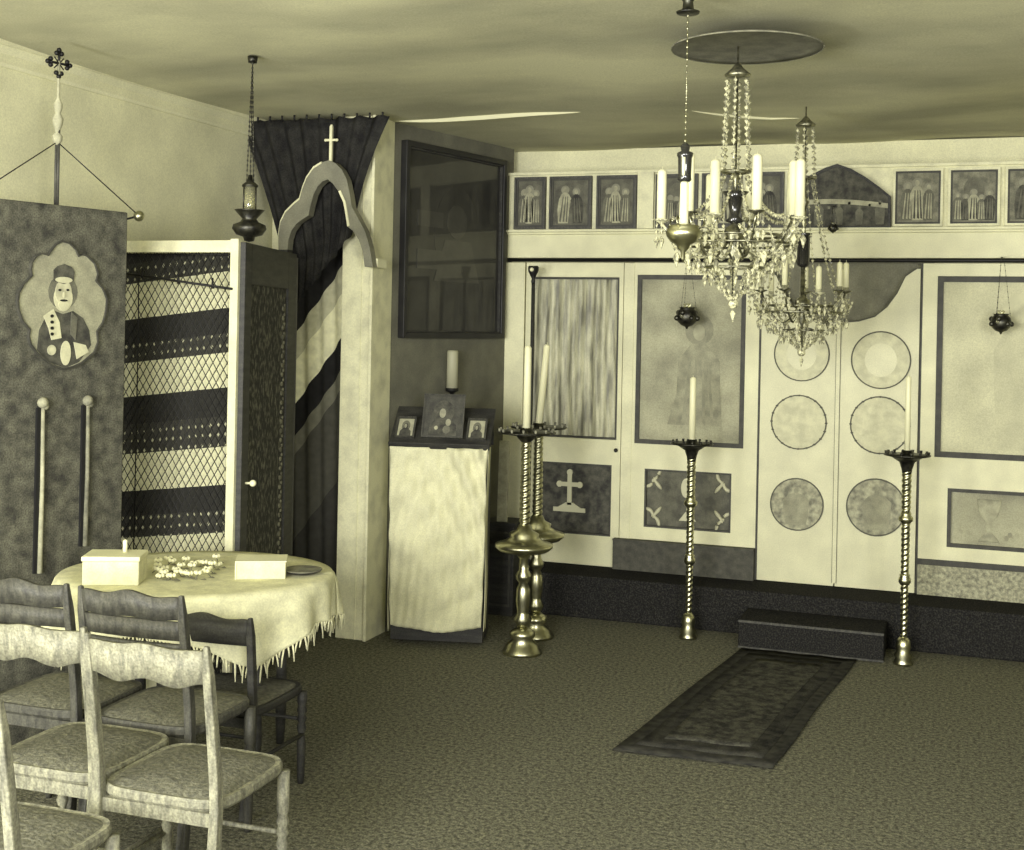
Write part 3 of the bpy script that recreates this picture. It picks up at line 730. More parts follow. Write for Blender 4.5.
# dark leaf standing back from the post
p0 = P(241, 240, 5.36); u2 = uv(294, 252)
p0 = Vector((pt.x+0.03, LY*S+0.0)); p1 = P(294, 253, 6.25)
dvec = Vector((p1.x, p1.y))-p0; ll = dvec.length; la = math.atan2(dvec.y, dvec.x)
t = thing('dark_screen_leaf', 'tall dark leaf with lacy panel and small pale knob, hinged at white post', 'screen leaf', (p0.x, p0.y, 0), la)
lh = ztop-0.01
mb = MB(); fwid = 0.11
mb.box(0, fwid, -0.018, 0.018, 0.03, lh); mb.box(ll-fwid*1.6, ll, -0.018, 0.018, 0.03, lh); mb.box(fwid, ll-fwid*1.6, -0.018, 0.018, lh-0.2, lh); mb.box(fwid, ll-fwid*1.6, -0.018, 0.018, 0.03, 0.22)
mb.build('leaf_frame', M_dwood, t, bevel=0.003)
mb = MB(); mb.box(fwid, ll-fwid*1.6, -0.006, 0.006, 0.22, lh-0.2); mb.build('lace_panel', M_lace, t)
mb = MB()
xb = ll-fwid*1.6-0.07
for i in range(34):
    z = 0.26+i*(lh-0.52)/34
    mb.ell(xb, z, 0.016, 0.012, -0.012, -0.006, 0, 8); mb.ell(xb+0.03, z+0.02, 0.010, 0.008, -0.012, -0.006, 0, 8)
mb.build('braid', M_ground2, t)
kz = P(251, 484, 5.4).z
mb = MB(); mb.tube([(0.07, -0.016, kz), (0.07, -0.05, kz)], 0.006, 8); mb.sphere((0.07, -0.055, kz), 0.017, 0, 12); mb.build('knob', M_wax, t)
mb = MB(); mb.box(ll, ll+0.02, -0.02, 0.02, 0.03, lh-0.02); mb.build('edge_bead', M_bord, t)

# ------------------------------------------------------------------ marbled board with the niche icon
b0 = P(0, 200, 4.65); b1 = P(128, 212, 5.15)
bv = Vector((b1.x-b0.x, b1.y-b0.y)); bu = bv.normalized(); ba = math.atan2(bv.y, bv.x)
ext = 0.22; BW = bv.length+ext
st_ = Vector((b0.x, b0.y))-bu*ext
bh = (P(60, 205, 4.885).z+P(120, 212, 5.12).z)/2
t = thing('marbled_board', 'tall mottled standing board with scalloped saint icon at the left edge', 'standing board', (st_.x, st_.y, 0), ba)
def bl_(px, py):   # local coords on the board for a pixel
    u, v = uv(px, py); dx, dy = FW[0]+u*RT[0], FW[1]+u*RT[1]
    det = dx*(-bu.y)+dy*bu.x; k_ = (st_.x*(-bu.y)+st_.y*bu.x)/det
    d_ = k_/S
    return ((dx*k_-st_.x)*bu.x+(dy*k_-st_.y)*bu.y, (H0-v*d_)*S)
mb = MB(); mb.box(0, BW, 0.0, 0.05, 0, bh); mb.build('board', M_marble, t, bevel=0.006)
sc_ = [(61,242),(55,245),(50,251),(47,256),(41,254),(35,257),(31,263),(30,270),(31,276),(23,284),(18,293),(17,301),(18,310),(22,321),(29,329),(28,336),(30,344),(36,352),(46,360),(54,365),(62,368),(71,366),(80,362),(92,352),(96,342),(95,331),(101,322),(104,310),(105,299),(101,289),(94,281),(96,274),(93,264),(86,257),(81,255),(77,257),(74,250),(68,244)]
sp = [bl_(a, b) for a, b in sc_]
cxn = sum(a for a, b in sp)/len(sp); czn = sum(b for a, b in sp)/len(sp)
mb = MB(); sp2 = [(cxn+(a-cxn)*1.035, czn+(b-czn)*1.03) for a, b in sp]
mb.band([*sp2, sp2[0]], [*sp, sp[0]], -0.014, 0.001); mb.build('niche_rim', M_bord, t)
def L2(px, py): return bl_(px, py)
mb = MB(); mb.prism(sp, -0.006, 0.001, 0)
def pol(pts, mi, lay): mb.prism([L2(a, b) for a, b in pts], -0.006-0.0016*lay, -0.005-0.0016*(lay-1), mi)
def elp(px, py, rx, ry, mi, lay):
    c_ = L2(px, py); k_ = 5.0/FPX*S; mb.ell(c_[0], c_[1], rx*k_, ry*k_, -0.006-0.0016*lay, -0.005-0.0016*(lay-1), mi, 20)
pol([(36,350),(38,330),(44,318),(54,311),(62,314),(72,311),(82,318),(88,330),(90,345),(78,362),(64,368),(48,362)], 1, 1)       # dark robe
elp(62, 292, 17, 17, 5, 1)                                                                                                # halo
elp(62, 298, 11, 13, 2, 2)                                                                                                # beard mass
elp(62, 292, 9.5, 12, 3, 3)                                                                                               # face
pol([(52,281),(52,270),(56,266),(63,264),(70,267),(73,272),(72,281),(62,284)], 1, 4)                                        # mitre
elp(62, 280, 10, 3, 2, 5)
elp(58, 290, 1.6, 1.1, 4, 5); elp(66, 290, 1.6, 1.1, 4, 5); elp(62, 295, 1.2, 3, 2, 5); elp(62, 300.5, 4.4, 1.1, 4, 5)
elp(62, 305, 6, 5, 2, 4)
pol([(42,316),(52,309),(58,322),(60,338),(50,340),(47,328)], 2, 3)                                                          # stole
pol([(70,312),(76,318),(74,340),(69,334)], 5, 3)
elp(64, 353, 6, 12, 2, 4); pol([(72,342),(84,345),(87,352),(75,359)], 2, 4)                                                 # book and sleeve
elp(50, 350, 5, 5, 3, 4); 
for a in range(4): elp(50, 316+6*a, 1.8, 1.6, 4, 6)
mb.build('niche_icon', [mat('niche_ground', 160, 0.7, v2=138, scale=14, grain=0.15), M_robe3, M_med, M_face, M_black, M_icongrey], t, label='painted icon of a bearded saint in a tall mitre on a scalloped ground')
for (xa, ya, ybm) in ((41, 398, 572), (86, 396, 545)):
    mb = MB(); a_, zt_ = L2(xa, ya); _, zb_2 = L2(xa, ybm)
    mb.box(a_-0.026, a_-0.010, -0.012, 0.001, zb_2, zt_-0.04, 1)
    mb.tube([(a_, -0.014, zb_2), (a_+0.003, -0.016, (zb_2+zt_)/2), (a_+0.001, -0.014, zt_-0.03)], [0.012, 0.009, 0.008], 10, 0)
    mb.sphere((a_-0.002, -0.016, zt_-0.02), 0.024, 0, 12); mb.sphere((a_+0.012, -0.014, zt_-0.035), 0.016, 0, 12)
    mb.build('column_ornament', [M_ground2 if xa > 60 else M_robe2, M_black], t)
# staff with trefoil cross on the board
sb = L2(60, 205); ptw = st_+bu*sb[0]
ptw = ptw + Vector((-bu.y, bu.x))*0.026
t = thing('cross_staff', 'thin staff ending in an openwork cross, rising above the marbled board', 'staff', (ptw.x, ptw.y, bh))
dS = (ptw.x*FW[0]+ptw.y*FW[1])/S
zc = P(60, 62, dS).z-bh
topz = min(P(60, 42, dS).z, CEIL*S-0.04)-bh
mb = MB(); mb.tube([(-0.006, 0, 0), (-0.006, 0, zc*0.55)], 0.006, 8); mb.tube([(0.007, 0, 0), (0.007, 0, zc*0.55)], 0.006, 8); mb.build('pole', M_mwood, t)
mb = MB(); zq = zc*0.42
mb.lathe([(0.008, zq), (0.02, zq+0.02), (0.022, zq+0.04), (0.009, zq+0.055), (0.02, zq+0.09), (0.024, zq+0.115), (0.011, zq+0.14), (0.018, zq+0.16), (0.019, zq+0.18), (0.007, zq+0.205), (0.006, topz-0.06)], 16)
mb.build('turned_knops', M_robe2, t)
mb = MB(); cz = topz-0.07
fx = Vector((bu.x, bu.y, 0))
for a in (0, PI/2, PI, 3*PI/2):
    e = Vector((0, 0, cz))+(fx*math.cos(a)+Vector((0,0,1))*math.sin(a))*0.05
    mb.tube([(0, 0, cz), tuple(e)], 0.006, 6)
    for da in (-0.5, 0, 0.5):
        g = Vector((0, 0, cz))+(fx*math.cos(a+da*0.6)+Vector((0,0,1))*math.sin(a+da*0.6))*(0.058 if da == 0 else 0.045)
        mb.sphere(tuple(g), 0.011, 0, 8)
for a in (PI/4, 3*PI/4, 5*PI/4, 7*PI/4):
    e = Vector((0, 0, cz))+(fx*math.cos(a)+Vector((0,0,1))*math.sin(a))*0.035; mb.tube([(0, 0, cz), tuple(e)], 0.003, 5)
mb.build('cross', M_iron, t)
# guy wires and small ball
ballp = P(139, 216, 5.12); zw = P(61, 142, dS).z
mb = MB(); base = Vector((ptw.x, ptw.y, bh))
mb.tube([tuple(Vector((ptw.x, ptw.y, zw))-base), tuple(ballp-base)], 0.0028, 5)
le = P(-14, 188, 4.62); mb.tube([tuple(Vector((ptw.x, ptw.y, zw))-base), tuple(le-base)], 0.0028, 5)
mb.build('guy_wire', M_iron, t)
e_ = st_+bu*(BW-0.02)
t = thing('ball_finial', 'small shiny ball on a bracket at the top corner of marbled board', 'finial', tuple(ballp))
MB().sphere((0, 0, 0), 0.025, 0, 16).build('ball', M_brass, t)
MB().tube([(0, 0, 0), (e_.x-ballp.x, e_.y-ballp.y+0.02, bh-ballp.z-0.03)], 0.005, 6).build('bracket', M_iron, t)

# ------------------------------------------------------------------ hanging oil lamps
def chain(mb, p0, p1, r=0.004, n=None, link=0.022):
    p0, p1 = Vector(p0), Vector(p1); L_ = (p1-p0).length; n = n or max(3, int(L_/link)); mb.tube([p0, p1], r*0.35, 5)
    for i in range(n):
        c_ = p0+(p1-p0)*((i+0.5)/n); mb.sphere(tuple(c_), r, 0, 6, None, 1.7)
# lamp by the lattice post: flared bowl with glass above
q = P(249, 241, 5.15); zc_ = CEIL*S
t = thing('hanging_oil_lamp', 'hanging oil lamp with dark flared bowl and clear chimney, above the white post', 'lamp', (q.x, q.y, q.z))
k_ = 5.15/FPX*S
mb = MB(); mb.lathe([(0.5*k_, -1*k_), (5*k_, 0), (6*k_, 4*k_), (13*k_, 6*k_), (17*k_, 12*k_), (16*k_, 16*k_), (9*k_, 19*k_), (7*k_, 22*k_), (14*k_, 30*k_), (15*k_, 31*k_), (6*k_, 30*k_)], 28); mb.build('bowl', M_brassd, t)
mb = MB(); mb.lathe([(6*k_, 30*k_), (6.5*k_, 36*k_), (6*k_, 54*k_), (5.5*k_, 54*k_), (5.8*k_, 36*k_), (5.2*k_, 30*k_)], 18); mb.build('chimney', M_glass, t)
mb = MB(); mb.lathe([(8*k_, 54*k_), (8*k_, 56*k_), (3*k_, 60*k_), (2*k_, 66*k_)], 16)
for a in range(3): mb.tube([(7*k_*math.cos(a*2.1), 7*k_*math.sin(a*2.1), 30*k_), (7*k_*math.cos(a*2.1), 7*k_*math.sin(a*2.1), 55*k_)], 0.003, 5)
mb.build('hood', M_brassd, t)
mb = MB()
for a in range(3): chain(mb, (4*k_*math.cos(a*2.1), 4*k_*math.sin(a*2.1), 58*k_), (0, 0, zc_-q.z-0.02), 0.0045)
mb.lathe([(0.02, zc_-q.z-0.03), (0.024, zc_-q.z-0.0)], 12); mb.build('chain', M_brassd, t)

# oil lamp on a long chain at the left of the big chandelier
dO = 4.05; k_ = dO/FPX*S; q = P(683, 262, dO)
t = thing('hanging_oil_lamp', 'brass bowl lamp on a long thin chain left of the larger chandelier', 'lamp', tuple(q))
mb = MB(); mb.lathe([(0.3*k_, 0), (2*k_, 3*k_), (2.4*k_, 10*k_), (6*k_, 14*k_), (7*k_, 17*k_), (13*k_, 20*k_), (17*k_, 26*k_), (18*k_, 31*k_), (15*k_, 34*k_), (16*k_, 36*k_), (12*k_, 37*k_), (2*k_, 32*k_)], 32); mb.build('bowl', M_brass, t)
for a in range(3):
    mb = MB(); ca, sa = math.cos(a*2.1+0.4), math.sin(a*2.1+0.4)
    mb.tube([(15*k_*ca, 15*k_*sa, 33*k_), (21*k_*ca, 21*k_*sa, 38*k_), (20*k_*ca, 20*k_*sa, 44*k_), (16*k_*ca, 16*k_*sa, 42*k_)], 0.004, 6); mb.build('scroll', M_brass, t)
mb = MB(); mb.lathe([(4*k_, 34*k_), (4.6*k_, 40*k_), (4.2*k_, 78*k_), (3.6*k_, 80*k_)], 16); mb.build('glass_tube', M_wax, t)
mb = MB(); mb.lathe([(5*k_, 80*k_), (7*k_, 82*k_), (6.5*k_, 86*k_), (7*k_, 104*k_), (8*k_, 106*k_), (8*k_, 109*k_), (4*k_, 111*k_), (5*k_, 116*k_), (2*k_, 119*k_)], 18); mb.build('lantern_cap', M_glassd, t)
mb = MB(); mb.lathe([(1.6*k_, 86*k_), (2.0*k_, 104*k_)], 10, 0, Matrix.Translation((0, -6.2*k_, 0))); mb.build('pale_bar', M_wax, t)
zt_ = CEIL*S-q.z-0.02
mb = MB(); chain(mb, (0, 0, 118*k_), (0, 0, zt_-0.05), 0.0038); mb.build('chain', M_brass, t)
mb = MB(); mb.lathe([(11*k_, zt_-15*k_), (12*k_, zt_-13*k_), (6*k_, zt_-11*k_), (5*k_, zt_-3*k_), (7*k_, zt_)], 20); mb.build('ceiling_rose', M_brassd, t)

# small dark lamps before the screen
def small_lamp(label, px, py, Y, ztop_, r_px, name='votive_lamp'):
    q = onY(px, py, Y); d_ = Y; k_ = 7.0/FPX*S
    t = thing(name, label, 'lamp', tuple(q), 0, 'small votive lamps hung before the icon screen')
    mb = MB(); r = r_px*k_
    mb.lathe([(0.08*r, -1.2*r), (0.16*r, -1.0*r), (0.55*r, -0.85*r), (0.88*r, -0.5*r), (1.0*r, -0.05*r), (0.9*r, 0.4*r), (0.65*r, 0.65*r), (0.75*r, 0.8*r), (0.3*r, 0.78*r)], 20)
    for a in range(7): mb.sphere((0.95*r*math.cos(a*0.8976), 0.95*r*math.sin(a*0.8976), (-0.2+0.5*(a % 2))*r), 0.27*r, 0, 8)
    mb.build('bowl', M_brassd, t)
    mb = MB(); mb.sphere((-0.3*r, -0.85*r, 0.0), 0.22*r, 0, 8); mb.lathe([(0.3*r, 0.7*r), (0.36*r, 1.1*r), (0.3*r, 1.15*r)], 12); mb.build('glass', M_glass, t)
    mb = MB()
    for a in range(3):
        chain(mb, (0.85*r*math.cos(a*2.1), 0.85*r*math.sin(a*2.1), 0.6*r), (0.15*r*math.cos(a*2.1), 0.15*r*math.sin(a*2.1), ztop_-q.z-0.01), 0.0026, link=0.03)
    mb.tube([(0, 0, ztop_-q.z-0.012), (0, (IY-0.02)-q.y, ztop_-q.z)], 0.004, 6)
    mb.build('chain', M_brassd, t)
    return t
zr_ = (ZR+ZR2)/2
small_lamp('small dark lamp hanging before the faded saint icon', 687, 316, 7.02, zr_+0.02, 11)
small_lamp('small dark lamp hanging before the pale icon at the right edge', 1001, 322, 7.02, zr_+0.02, 9.5)
small_lamp('tiny dark lamp hanging below the arched picture of the frieze', 833, 228, 7.06, ZF+0.13, 4.5)

# ------------------------------------------------------------------ ceiling disc
q = P(747, 48, 4.58)
t = thing('ceiling_disc', 'large round dark disc hung close under the ceiling above the larger chandelier', 'ceiling disc', tuple(q))
mb = MB(); R_ = px2m(75, 4.58); mb.lathe([(0.02, 0.014), (R_*0.9, 0.012), (R_, 0.0), (R_*0.99, -0.004), (R_*0.9, 0.004), (0.02, 0.006)], 64)
mb.build('disc', mat('grey_disc', 112, 0.85, v2=92, scale=12, grain=0.15), t)
mb = MB(); n = 64; mb.tube([(R_*math.cos(2*PI*i/n), R_*math.sin(2*PI*i/n), -0.002) for i in range(n+1)], 0.0035, 6); mb.build('rim', M_ground2, t)
mb = MB(); mb.lathe([(0.012, 0.012), (0.012, CEIL*S-q.z+0.01)], 12); mb.build('rod', M_iron, t)

# ------------------------------------------------------------------ crystal chandeliers
def strand(mb, p0, p1, n, w=0.008, h=0.02, sag=0.0, mi=0):
    p0, p1 = Vector(p0), Vector(p1)
    mb.tube([tuple(p0+(p1-p0)*(i/6)-Vector((0, 0, sag*4*(i/6)*(1-i/6)))) for i in range(7)], 0.0012, 4)
    for i in range(n):
        f = (i+0.5)/n; c_ = p0+(p1-p0)*f; c_.z -= sag*4*f*(1-f)
        mb.gem(tuple(c_), w*(0.9+0.25*(i % 2)), h, mi)
def chandelier(name, label, loc_, R, zcan, zcrown, zring, zbot, zct, n, n_low, candr, zv, cupped):
    t = thing(name, label, 'chandelier', loc_)
    z0 = loc_[2]
    f = lambda z: z*S-z0
    zc1, zcr, zrg, zbt, zct_ = f(zcan), f(zcrown), f(zring), f(zbot), f(zct)
    mb = MB(); mb.lathe([(0.01, zc1+0.05), (0.025, zc1+0.03), (0.055, zc1+0.005), (0.05, zc1-0.005), (0.01, zc1-0.01)], 20); mb.build('canopy', M_chbr, t)
    mb = MB(); mb.lathe([(0.004, 0), (0.004, zcr), (0.02, zcr-0.01), (0.008, zcr-0.04), (0.012, zcr-0.1), (0.028, zcr-0.13), (0.01, zcr-0.16), (0.012, zrg+0.05), (0.04, zrg+0.03), (0.045, zrg), (0.02, zrg-0.04), (0.03, zrg-0.07), (0.008, zrg-0.1), (0.006, zbt+0.06)], 16); mb.build('stem', M_chbr, t)
    za, zb2 = f(zv[0]), f(zv[1]); hv = za-zb2
    if cupped: mb = MB(); mb.lathe([(0.012, zb2), (0.04, zb2+0.01), (0.018, zb2+hv*0.25), (0.026, zb2+hv*0.5), (0.032, zb2+hv*0.8), (0.056, za), (0.05, za), (0.02, za-0.02)], 24)
    else: mb = MB(); mb.lathe([(0.015, zb2-0.02), (0.030, zb2-0.01), (0.034, zb2), (0.034, za-0.01), (0.046, za), (0.04, za+0.004), (0.015, za)], 24)
    mb.build('vase', M_glassd, t)
    for a in range(6):
        an = a*PI/3+0.5; mb = MB()
        strand(mb, (0.045*math.cos(an), 0.045*math.sin(an), zc1-0.01), (0.06*math.cos(an), 0.06*math.sin(an), zcr), max(6, int((zc1-zcr)/0.028)), 0.010, 0.026)
        mb.build('bead_chain', M_crystal, t)
    # crown ring and large ring
    def torus(mb, r, z, th, seg=40):
        mb.tube([(r*math.cos(2*PI*i/seg), r*math.sin(2*PI*i/seg), z) for i in range(seg+1)], th, 6)
    for rr_, zz_, th_ in ((0.058, zcr, 0.006), (R*0.62, zrg, 0.006), (R*0.8, zrg-0.035, 0.006), (R*0.4, zrg-0.13, 0.005)):
        mb = MB(); torus(mb, rr_, zz_, th_); mb.build('ring', M_chbr, t)
    for i in range(n):
        an = 2*PI*i/n+0.22; ca, sa = math.cos(an), math.sin(an)
        zi = zrg+(0.0 if i % 2 else 0.02)
        ri = R*(1.0 if i % 2 else 0.78)
        arm = MB(); pts = []
        for j in range(13):
            s_ = j/12; rr = 0.03+(ri-0.03)*s_; zz = zrg-0.02-0.075*math.sin(PI*s_*1.1)+(zi-zrg+0.05)*s_**3
            pts.append((rr*ca, rr*sa, zz))
        arm.tube(pts, 0.006, 8)
        ze = pts[-1][2]
        arm.lathe([(0.004, ze-0.01), (0.014, ze+0.0), (0.033, ze+0.008), (0.034, ze+0.012), (0.015, ze+0.012), (0.015, ze+0.03), (0.012, ze+0.03)], 18, 0, Matrix.Translation((ri*ca, ri*sa, 0)))
        ao = arm.build('arm', M_crystal if i % 2 else M_chbr, t)
        cm = MB(); top = zct_+(0.0 if i % 2 else 0.03)+0.012*math.sin(i*2.3)
        cm.lathe([(candr, ze+0.012), (candr, top-0.01), (candr*0.7, top), (0.0015, top+0.002), (0.0012, top+0.014)], 14, 0, Matrix.Translation((ri*ca, ri*sa, 0)))
        cm.build('candle', M_wax, ao)
        # crystals under each pan
        for q_ in range(3):
            aa = an+(q_-1)*0.12
            mb = MB(); x, y = (ri+0.018*(q_ == 1))*math.cos(aa), (ri+0.018*(q_ == 1))*math.sin(aa)
            strand(mb, (x, y, ze+0.004), (x, y, ze-0.05), 2, 0.007, 0.022)
            mb.gem((x, y, ze-0.075), 0.012, 0.055); mb.build('crystal_drop', M_crystal, t)
        # swags from crown to arm
        mb = MB(); strand(mb, (0.05*ca, 0.05*sa, zcr-0.01), (ri*0.85*ca, ri*0.85*sa, ze+0.02), 18, 0.008, 0.020, 0.06); mb.build('crystal_swag', M_crystal, t)
    for i in range(n_low):
        an = 2*PI*i/n_low; ca, sa = math.cos(an), math.sin(an); mb = MB()
        strand(mb, (R*0.8*ca, R*0.8*sa, zrg-0.035), (R*0.38*ca, R*0.38*sa, zrg-0.15), 8, 0.008, 0.022, 0.035)
        mb.build('crystal_swag', M_crystal, t)
        mb = MB(); strand(mb, (R*0.9*ca, R*0.9*sa, zrg+0.03), (R*0.8*math.cos(an+PI/n_low), R*0.8*math.sin(an+PI/n_low), zrg-0.06), 5, 0.009, 0.022); mb.gem((R*0.8*ca, R*0.8*sa, zrg-0.09), 0.014, 0.07); mb.build('crystal_drop', M_crystal, t)
        mb = MB(); strand(mb, (R*0.62*ca, R*0.62*sa, zrg-0.005), (R*0.62*ca, R*0.62*sa, zrg-0.09), 4, 0.009, 0.022); mb.gem((R*0.62*ca, R*0.62*sa, zrg-0.12), 0.012, 0.06); mb.build('crystal_drop', M_crystal, t)
        mb = MB(); strand(mb, (R*0.4*ca, R*0.4*sa, zrg-0.13), (0.015*ca, 0.015*sa, zbt+0.07), 8, 0.007, 0.02, 0.01)
        mb.gem((R*0.4*ca, R*0.4*sa, zrg-0.175), 0.010, 0.055); mb.build('crystal_drop', M_crystal, t)
    mb = MB(); mb.sphere((0, 0, zbt+0.05), 0.022, 0, 10); mb.gem((0, 0, zbt+0.01), 0.012, 0.06); mb.build('finial', M_crystal, t)
    return t
dC = 4.58; q = P(738, 60, dC)
z_ = lambda py, d_, px=738: P(px, py, d_).z/S
chandelier('crystal_chandelier', 'larger crystal chandelier with tall white candles, hanging under the ceiling disc', (q.x, q.y, CEIL*S-0.02),
           px2m(73, dC), z_(76, dC), z_(172, dC), z_(236, dC), z_(316, dC), z_(168, dC), 10, 14, 0.0195, (z_(192, dC), z_(224, dC)), True)
dC = 6.0; q = P(806, 120, dC)
chandelier('crystal_chandelier', 'smaller, farther crystal chandelier hanging before the double doors', (q.x, q.y, CEIL*S-0.01),
           px2m(54, dC), z_(126, dC, 806), z_(178, dC, 806), z_(306, dC, 806), z_(362, dC, 806), z_(268, dC, 806), 9, 12, 0.015, (z_(234, dC, 806), z_(264, dC, 806)), False)

# ------------------------------------------------------------------ slim candle stands
def slim_stand(label, x, y, hz, candle_h, cr):
    t = thing('slim_candle_stand', label, 'candle stand', (x, y, 0), 0, 'slim twisted brass candle stands')
    k_ = hz/194.0
    mb = MB(); mb.lathe([(9*k_, 0), (9*k_, 2*k_), (7*k_, 5*k_), (8.5*k_, 8*k_), (6*k_, 12*k_), (7*k_, 16*k_), (6*k_, 22*k_), (3.5*k_, 25*k_)], 28); mb.build('foot', M_brass, t)
    mb = MB(); n = 420; mb.lathe([(3.0*k_+1.3*k_*i/n, 25*k_+(155*k_)*i/n) for i in range(n+1)], 20, 0, None, (0.09, 2, 2*PI/(5*k_)*0.5)); mb.build('twisted_stem', M_brass, t)
    for zc_, r_ in ((78*k_, 5.6*k_), (135*k_, 6.6*k_)):
        mb = MB(); mb.lathe([(3.2*k_, zc_-5*k_), (4.4*k_, zc_-4*k_), (r_, zc_-2*k_), (r_, zc_+1*k_), (4.4*k_, zc_+3*k_), (5*k_, zc_+4.5*k_), (3.2*k_, zc_+6*k_)], 20); mb.build('knop', M_brass, t)
    mb = MB(); mb.lathe([(4.2*k_, 176*k_), (5*k_, 181*k_), (7*k_, 187*k_), (14*k_, 191.5*k_), (21*k_, 193*k_), (21*k_, 194.2*k_), (6*k_, 194*k_), (5*k_, 198*k_), (3*k_, 198*k_)], 32)
    for a in range(14): mb.lathe([(0.4*k_, 193.5*k_), (1.2*k_, 195*k_), (1.2*k_, 197*k_), (0.6*k_, 197*k_)], 8, 0, Matrix.Translation((19*k_*math.cos(a*PI/7), 19*k_*math.sin(a*PI/7), 0)))
    mb.build('tray', M_brassd, t)
    c_ = tag(MB().lathe([(cr, 0), (cr*0.9, candle_h-0.01), (cr*0.5, candle_h), (0.0015, candle_h+0.001), (0.0012, candle_h+0.013)], 16).build('candle', M_wax), '', 'candle')
    c_.location = (x, y, 198*k_)
    return t, c_
q = G(688, 638); _, c_ = slim_stand('slim twisted brass candle stand left of the altar step', q.x, q.y, P(694, 443, 6.76).z, px2m(62, 6.76), 0.0205)
c_['label'] = 'single tall white candle on the slim stand left of the altar step'; c_['group'] = 'candles on the brass stands'
q = G(903, 664); _, c_ = slim_stand('slim twisted brass candle stand right of the altar step', q.x, q.y, P(910, 454, 6.33).z, px2m(74, 6.3), 0.016)
c_['label'] = 'single pale candle on the slim stand right of the altar step'; c_['group'] = 'candles on the brass stands'

# ------------------------------------------------------------------ big candle stands
def big_stand():
    k_ = 6.37/FPX*S
    t = thing('brass_candle_stand', '', 'candle stand', (0,0,0), 0, 'stout brass candle stands by the cloth-draped lectern')
    mb = MB(); mb.lathe([(20*k_, 0), (20*k_, 3*k_), (17*k_, 6*k_), (16*k_, 9*k_), (10*k_, 14*k_), (13*k_, 18*k_), (12*k_, 22*k_), (5*k_, 26*k_)], 32); mb.build('foot', M_brass, t)
    mb = MB(); mb.lathe([(5*k_, 26*k_), (7*k_, 29*k_), (9*k_, 34*k_), (6*k_, 39*k_), (6*k_, 42*k_), (7.5*k_, 52*k_), (7*k_, 64*k_), (4.5*k_, 70*k_), (7.5*k_, 74*k_), (8*k_, 78*k_), (5*k_, 83*k_), (4.5*k_, 94*k_), (8*k_, 99*k_), (24*k_, 102*k_), (29*k_, 106*k_), (29*k_, 109*k_), (20*k_, 112*k_), (14*k_, 116*k_), (15*k_, 119*k_), (8*k_, 123*k_), (6*k_, 128*k_)], 32); mb.build('baluster', M_brass, t)
    mb = MB(); n = 300; mb.lathe([(5.2*k_-0.8*k_*i/n, 128*k_+(84*k_)*i/n) for i in range(n+1)], 20, 0, None, (0.10, 2, 2*PI/(5.5*k_)*0.5)); mb.build('twisted_stem', M_brass, t)
    tr_ = MB(); tr_.lathe([(5*k_, 211*k_), (8*k_, 214*k_), (10*k_, 217*k_), (29*k_, 219.5*k_), (30*k_, 220.5*k_), (29*k_, 221.2*k_), (7*k_, 221*k_), (6*k_, 225*k_), (4*k_, 225*k_)], 36); tr_ = tr_.build('tray', M_brassd, t)
    for a in range(14):
        mb = MB(); mb.lathe([(0.5*k_, 220.5*k_), (1.2*k_, 222*k_), (1.3*k_, 224.5*k_), (0.8*k_, 224.5*k_)], 10, 0, Matrix.Translation((27*k_*math.cos(a*PI/7), 27*k_*math.sin(a*PI/7), 0))); mb.build('candle_cup', M_ground2, tr_)
    return t, 225*k_
bs, bz = big_stand()
q = G(522, 653); bs.location = (q.x, q.y, 0); bs['label'] = 'front one of two stout brass candle stands beside the lectern'
def big_candle(x, y, z, h_, label, tilt=0.0):
    c_ = MB().lathe([(0.0225, 0), (0.02, h_-0.012), (0.011, h_), (0.0015, h_+0.001), (0.0012, h_+0.014)], 18).build('candle', M_wax)
    tag(c_, label, 'candle', 'candles on the brass stands'); c_.location = (x, y, z); c_.rotation_euler = (0, tilt, 0)
big_candle(q.x, q.y, bz, px2m(82, 6.37), 'tall thick white candle on the front stout brass stand')
q2 = P(535, 632, 6.7); b2 = dup(bs, (q2.x, q2.y, 0), 0.3, 'rear one of two stout brass candle stands, half hidden by its twin')
big_candle(q2.x, q2.y, bz, px2m(80, 6.6), 'thick white candle leaning slightly, on the rear stout brass stand', 0.085)

# tall processional staff behind them
q = onY(528, 540, 7.02); qt = onY(531, 266, 7.02)
t = thing('processional_staff', 'tall thin dark staff with cup-shaped top beside the side door', 'staff', (q.x, q.y, ZB*S))
hz = qt.z-ZB*S; k_ = 7.2/FPX*S
mb = MB(); mb.lathe([(0.055, 0), (0.055, 0.015), (0.02, 0.03), (0.012, 0.06)], 20); mb.build('base', M_dwood, t)
mb = MB(); mb.lathe([(0.011, 0.05), (0.011, hz-0.12)], 12); mb.build('shaft', M_dwood, t)
mb = MB(); mb.lathe([(0.010, hz-0.13), (0.014, hz-0.10), (0.010, hz-0.085), (0.022, hz-0.06), (0.034, hz-0.035), (0.036, hz-0.01), (0.032, hz), (0.01, hz-0.002)], 20); mb.build('cup', M_iron, t)
mb = MB(); mb.sphere((0, -0.033, hz-0.025), 0.014, 0, 10); mb.build('boss', M_wax, t)

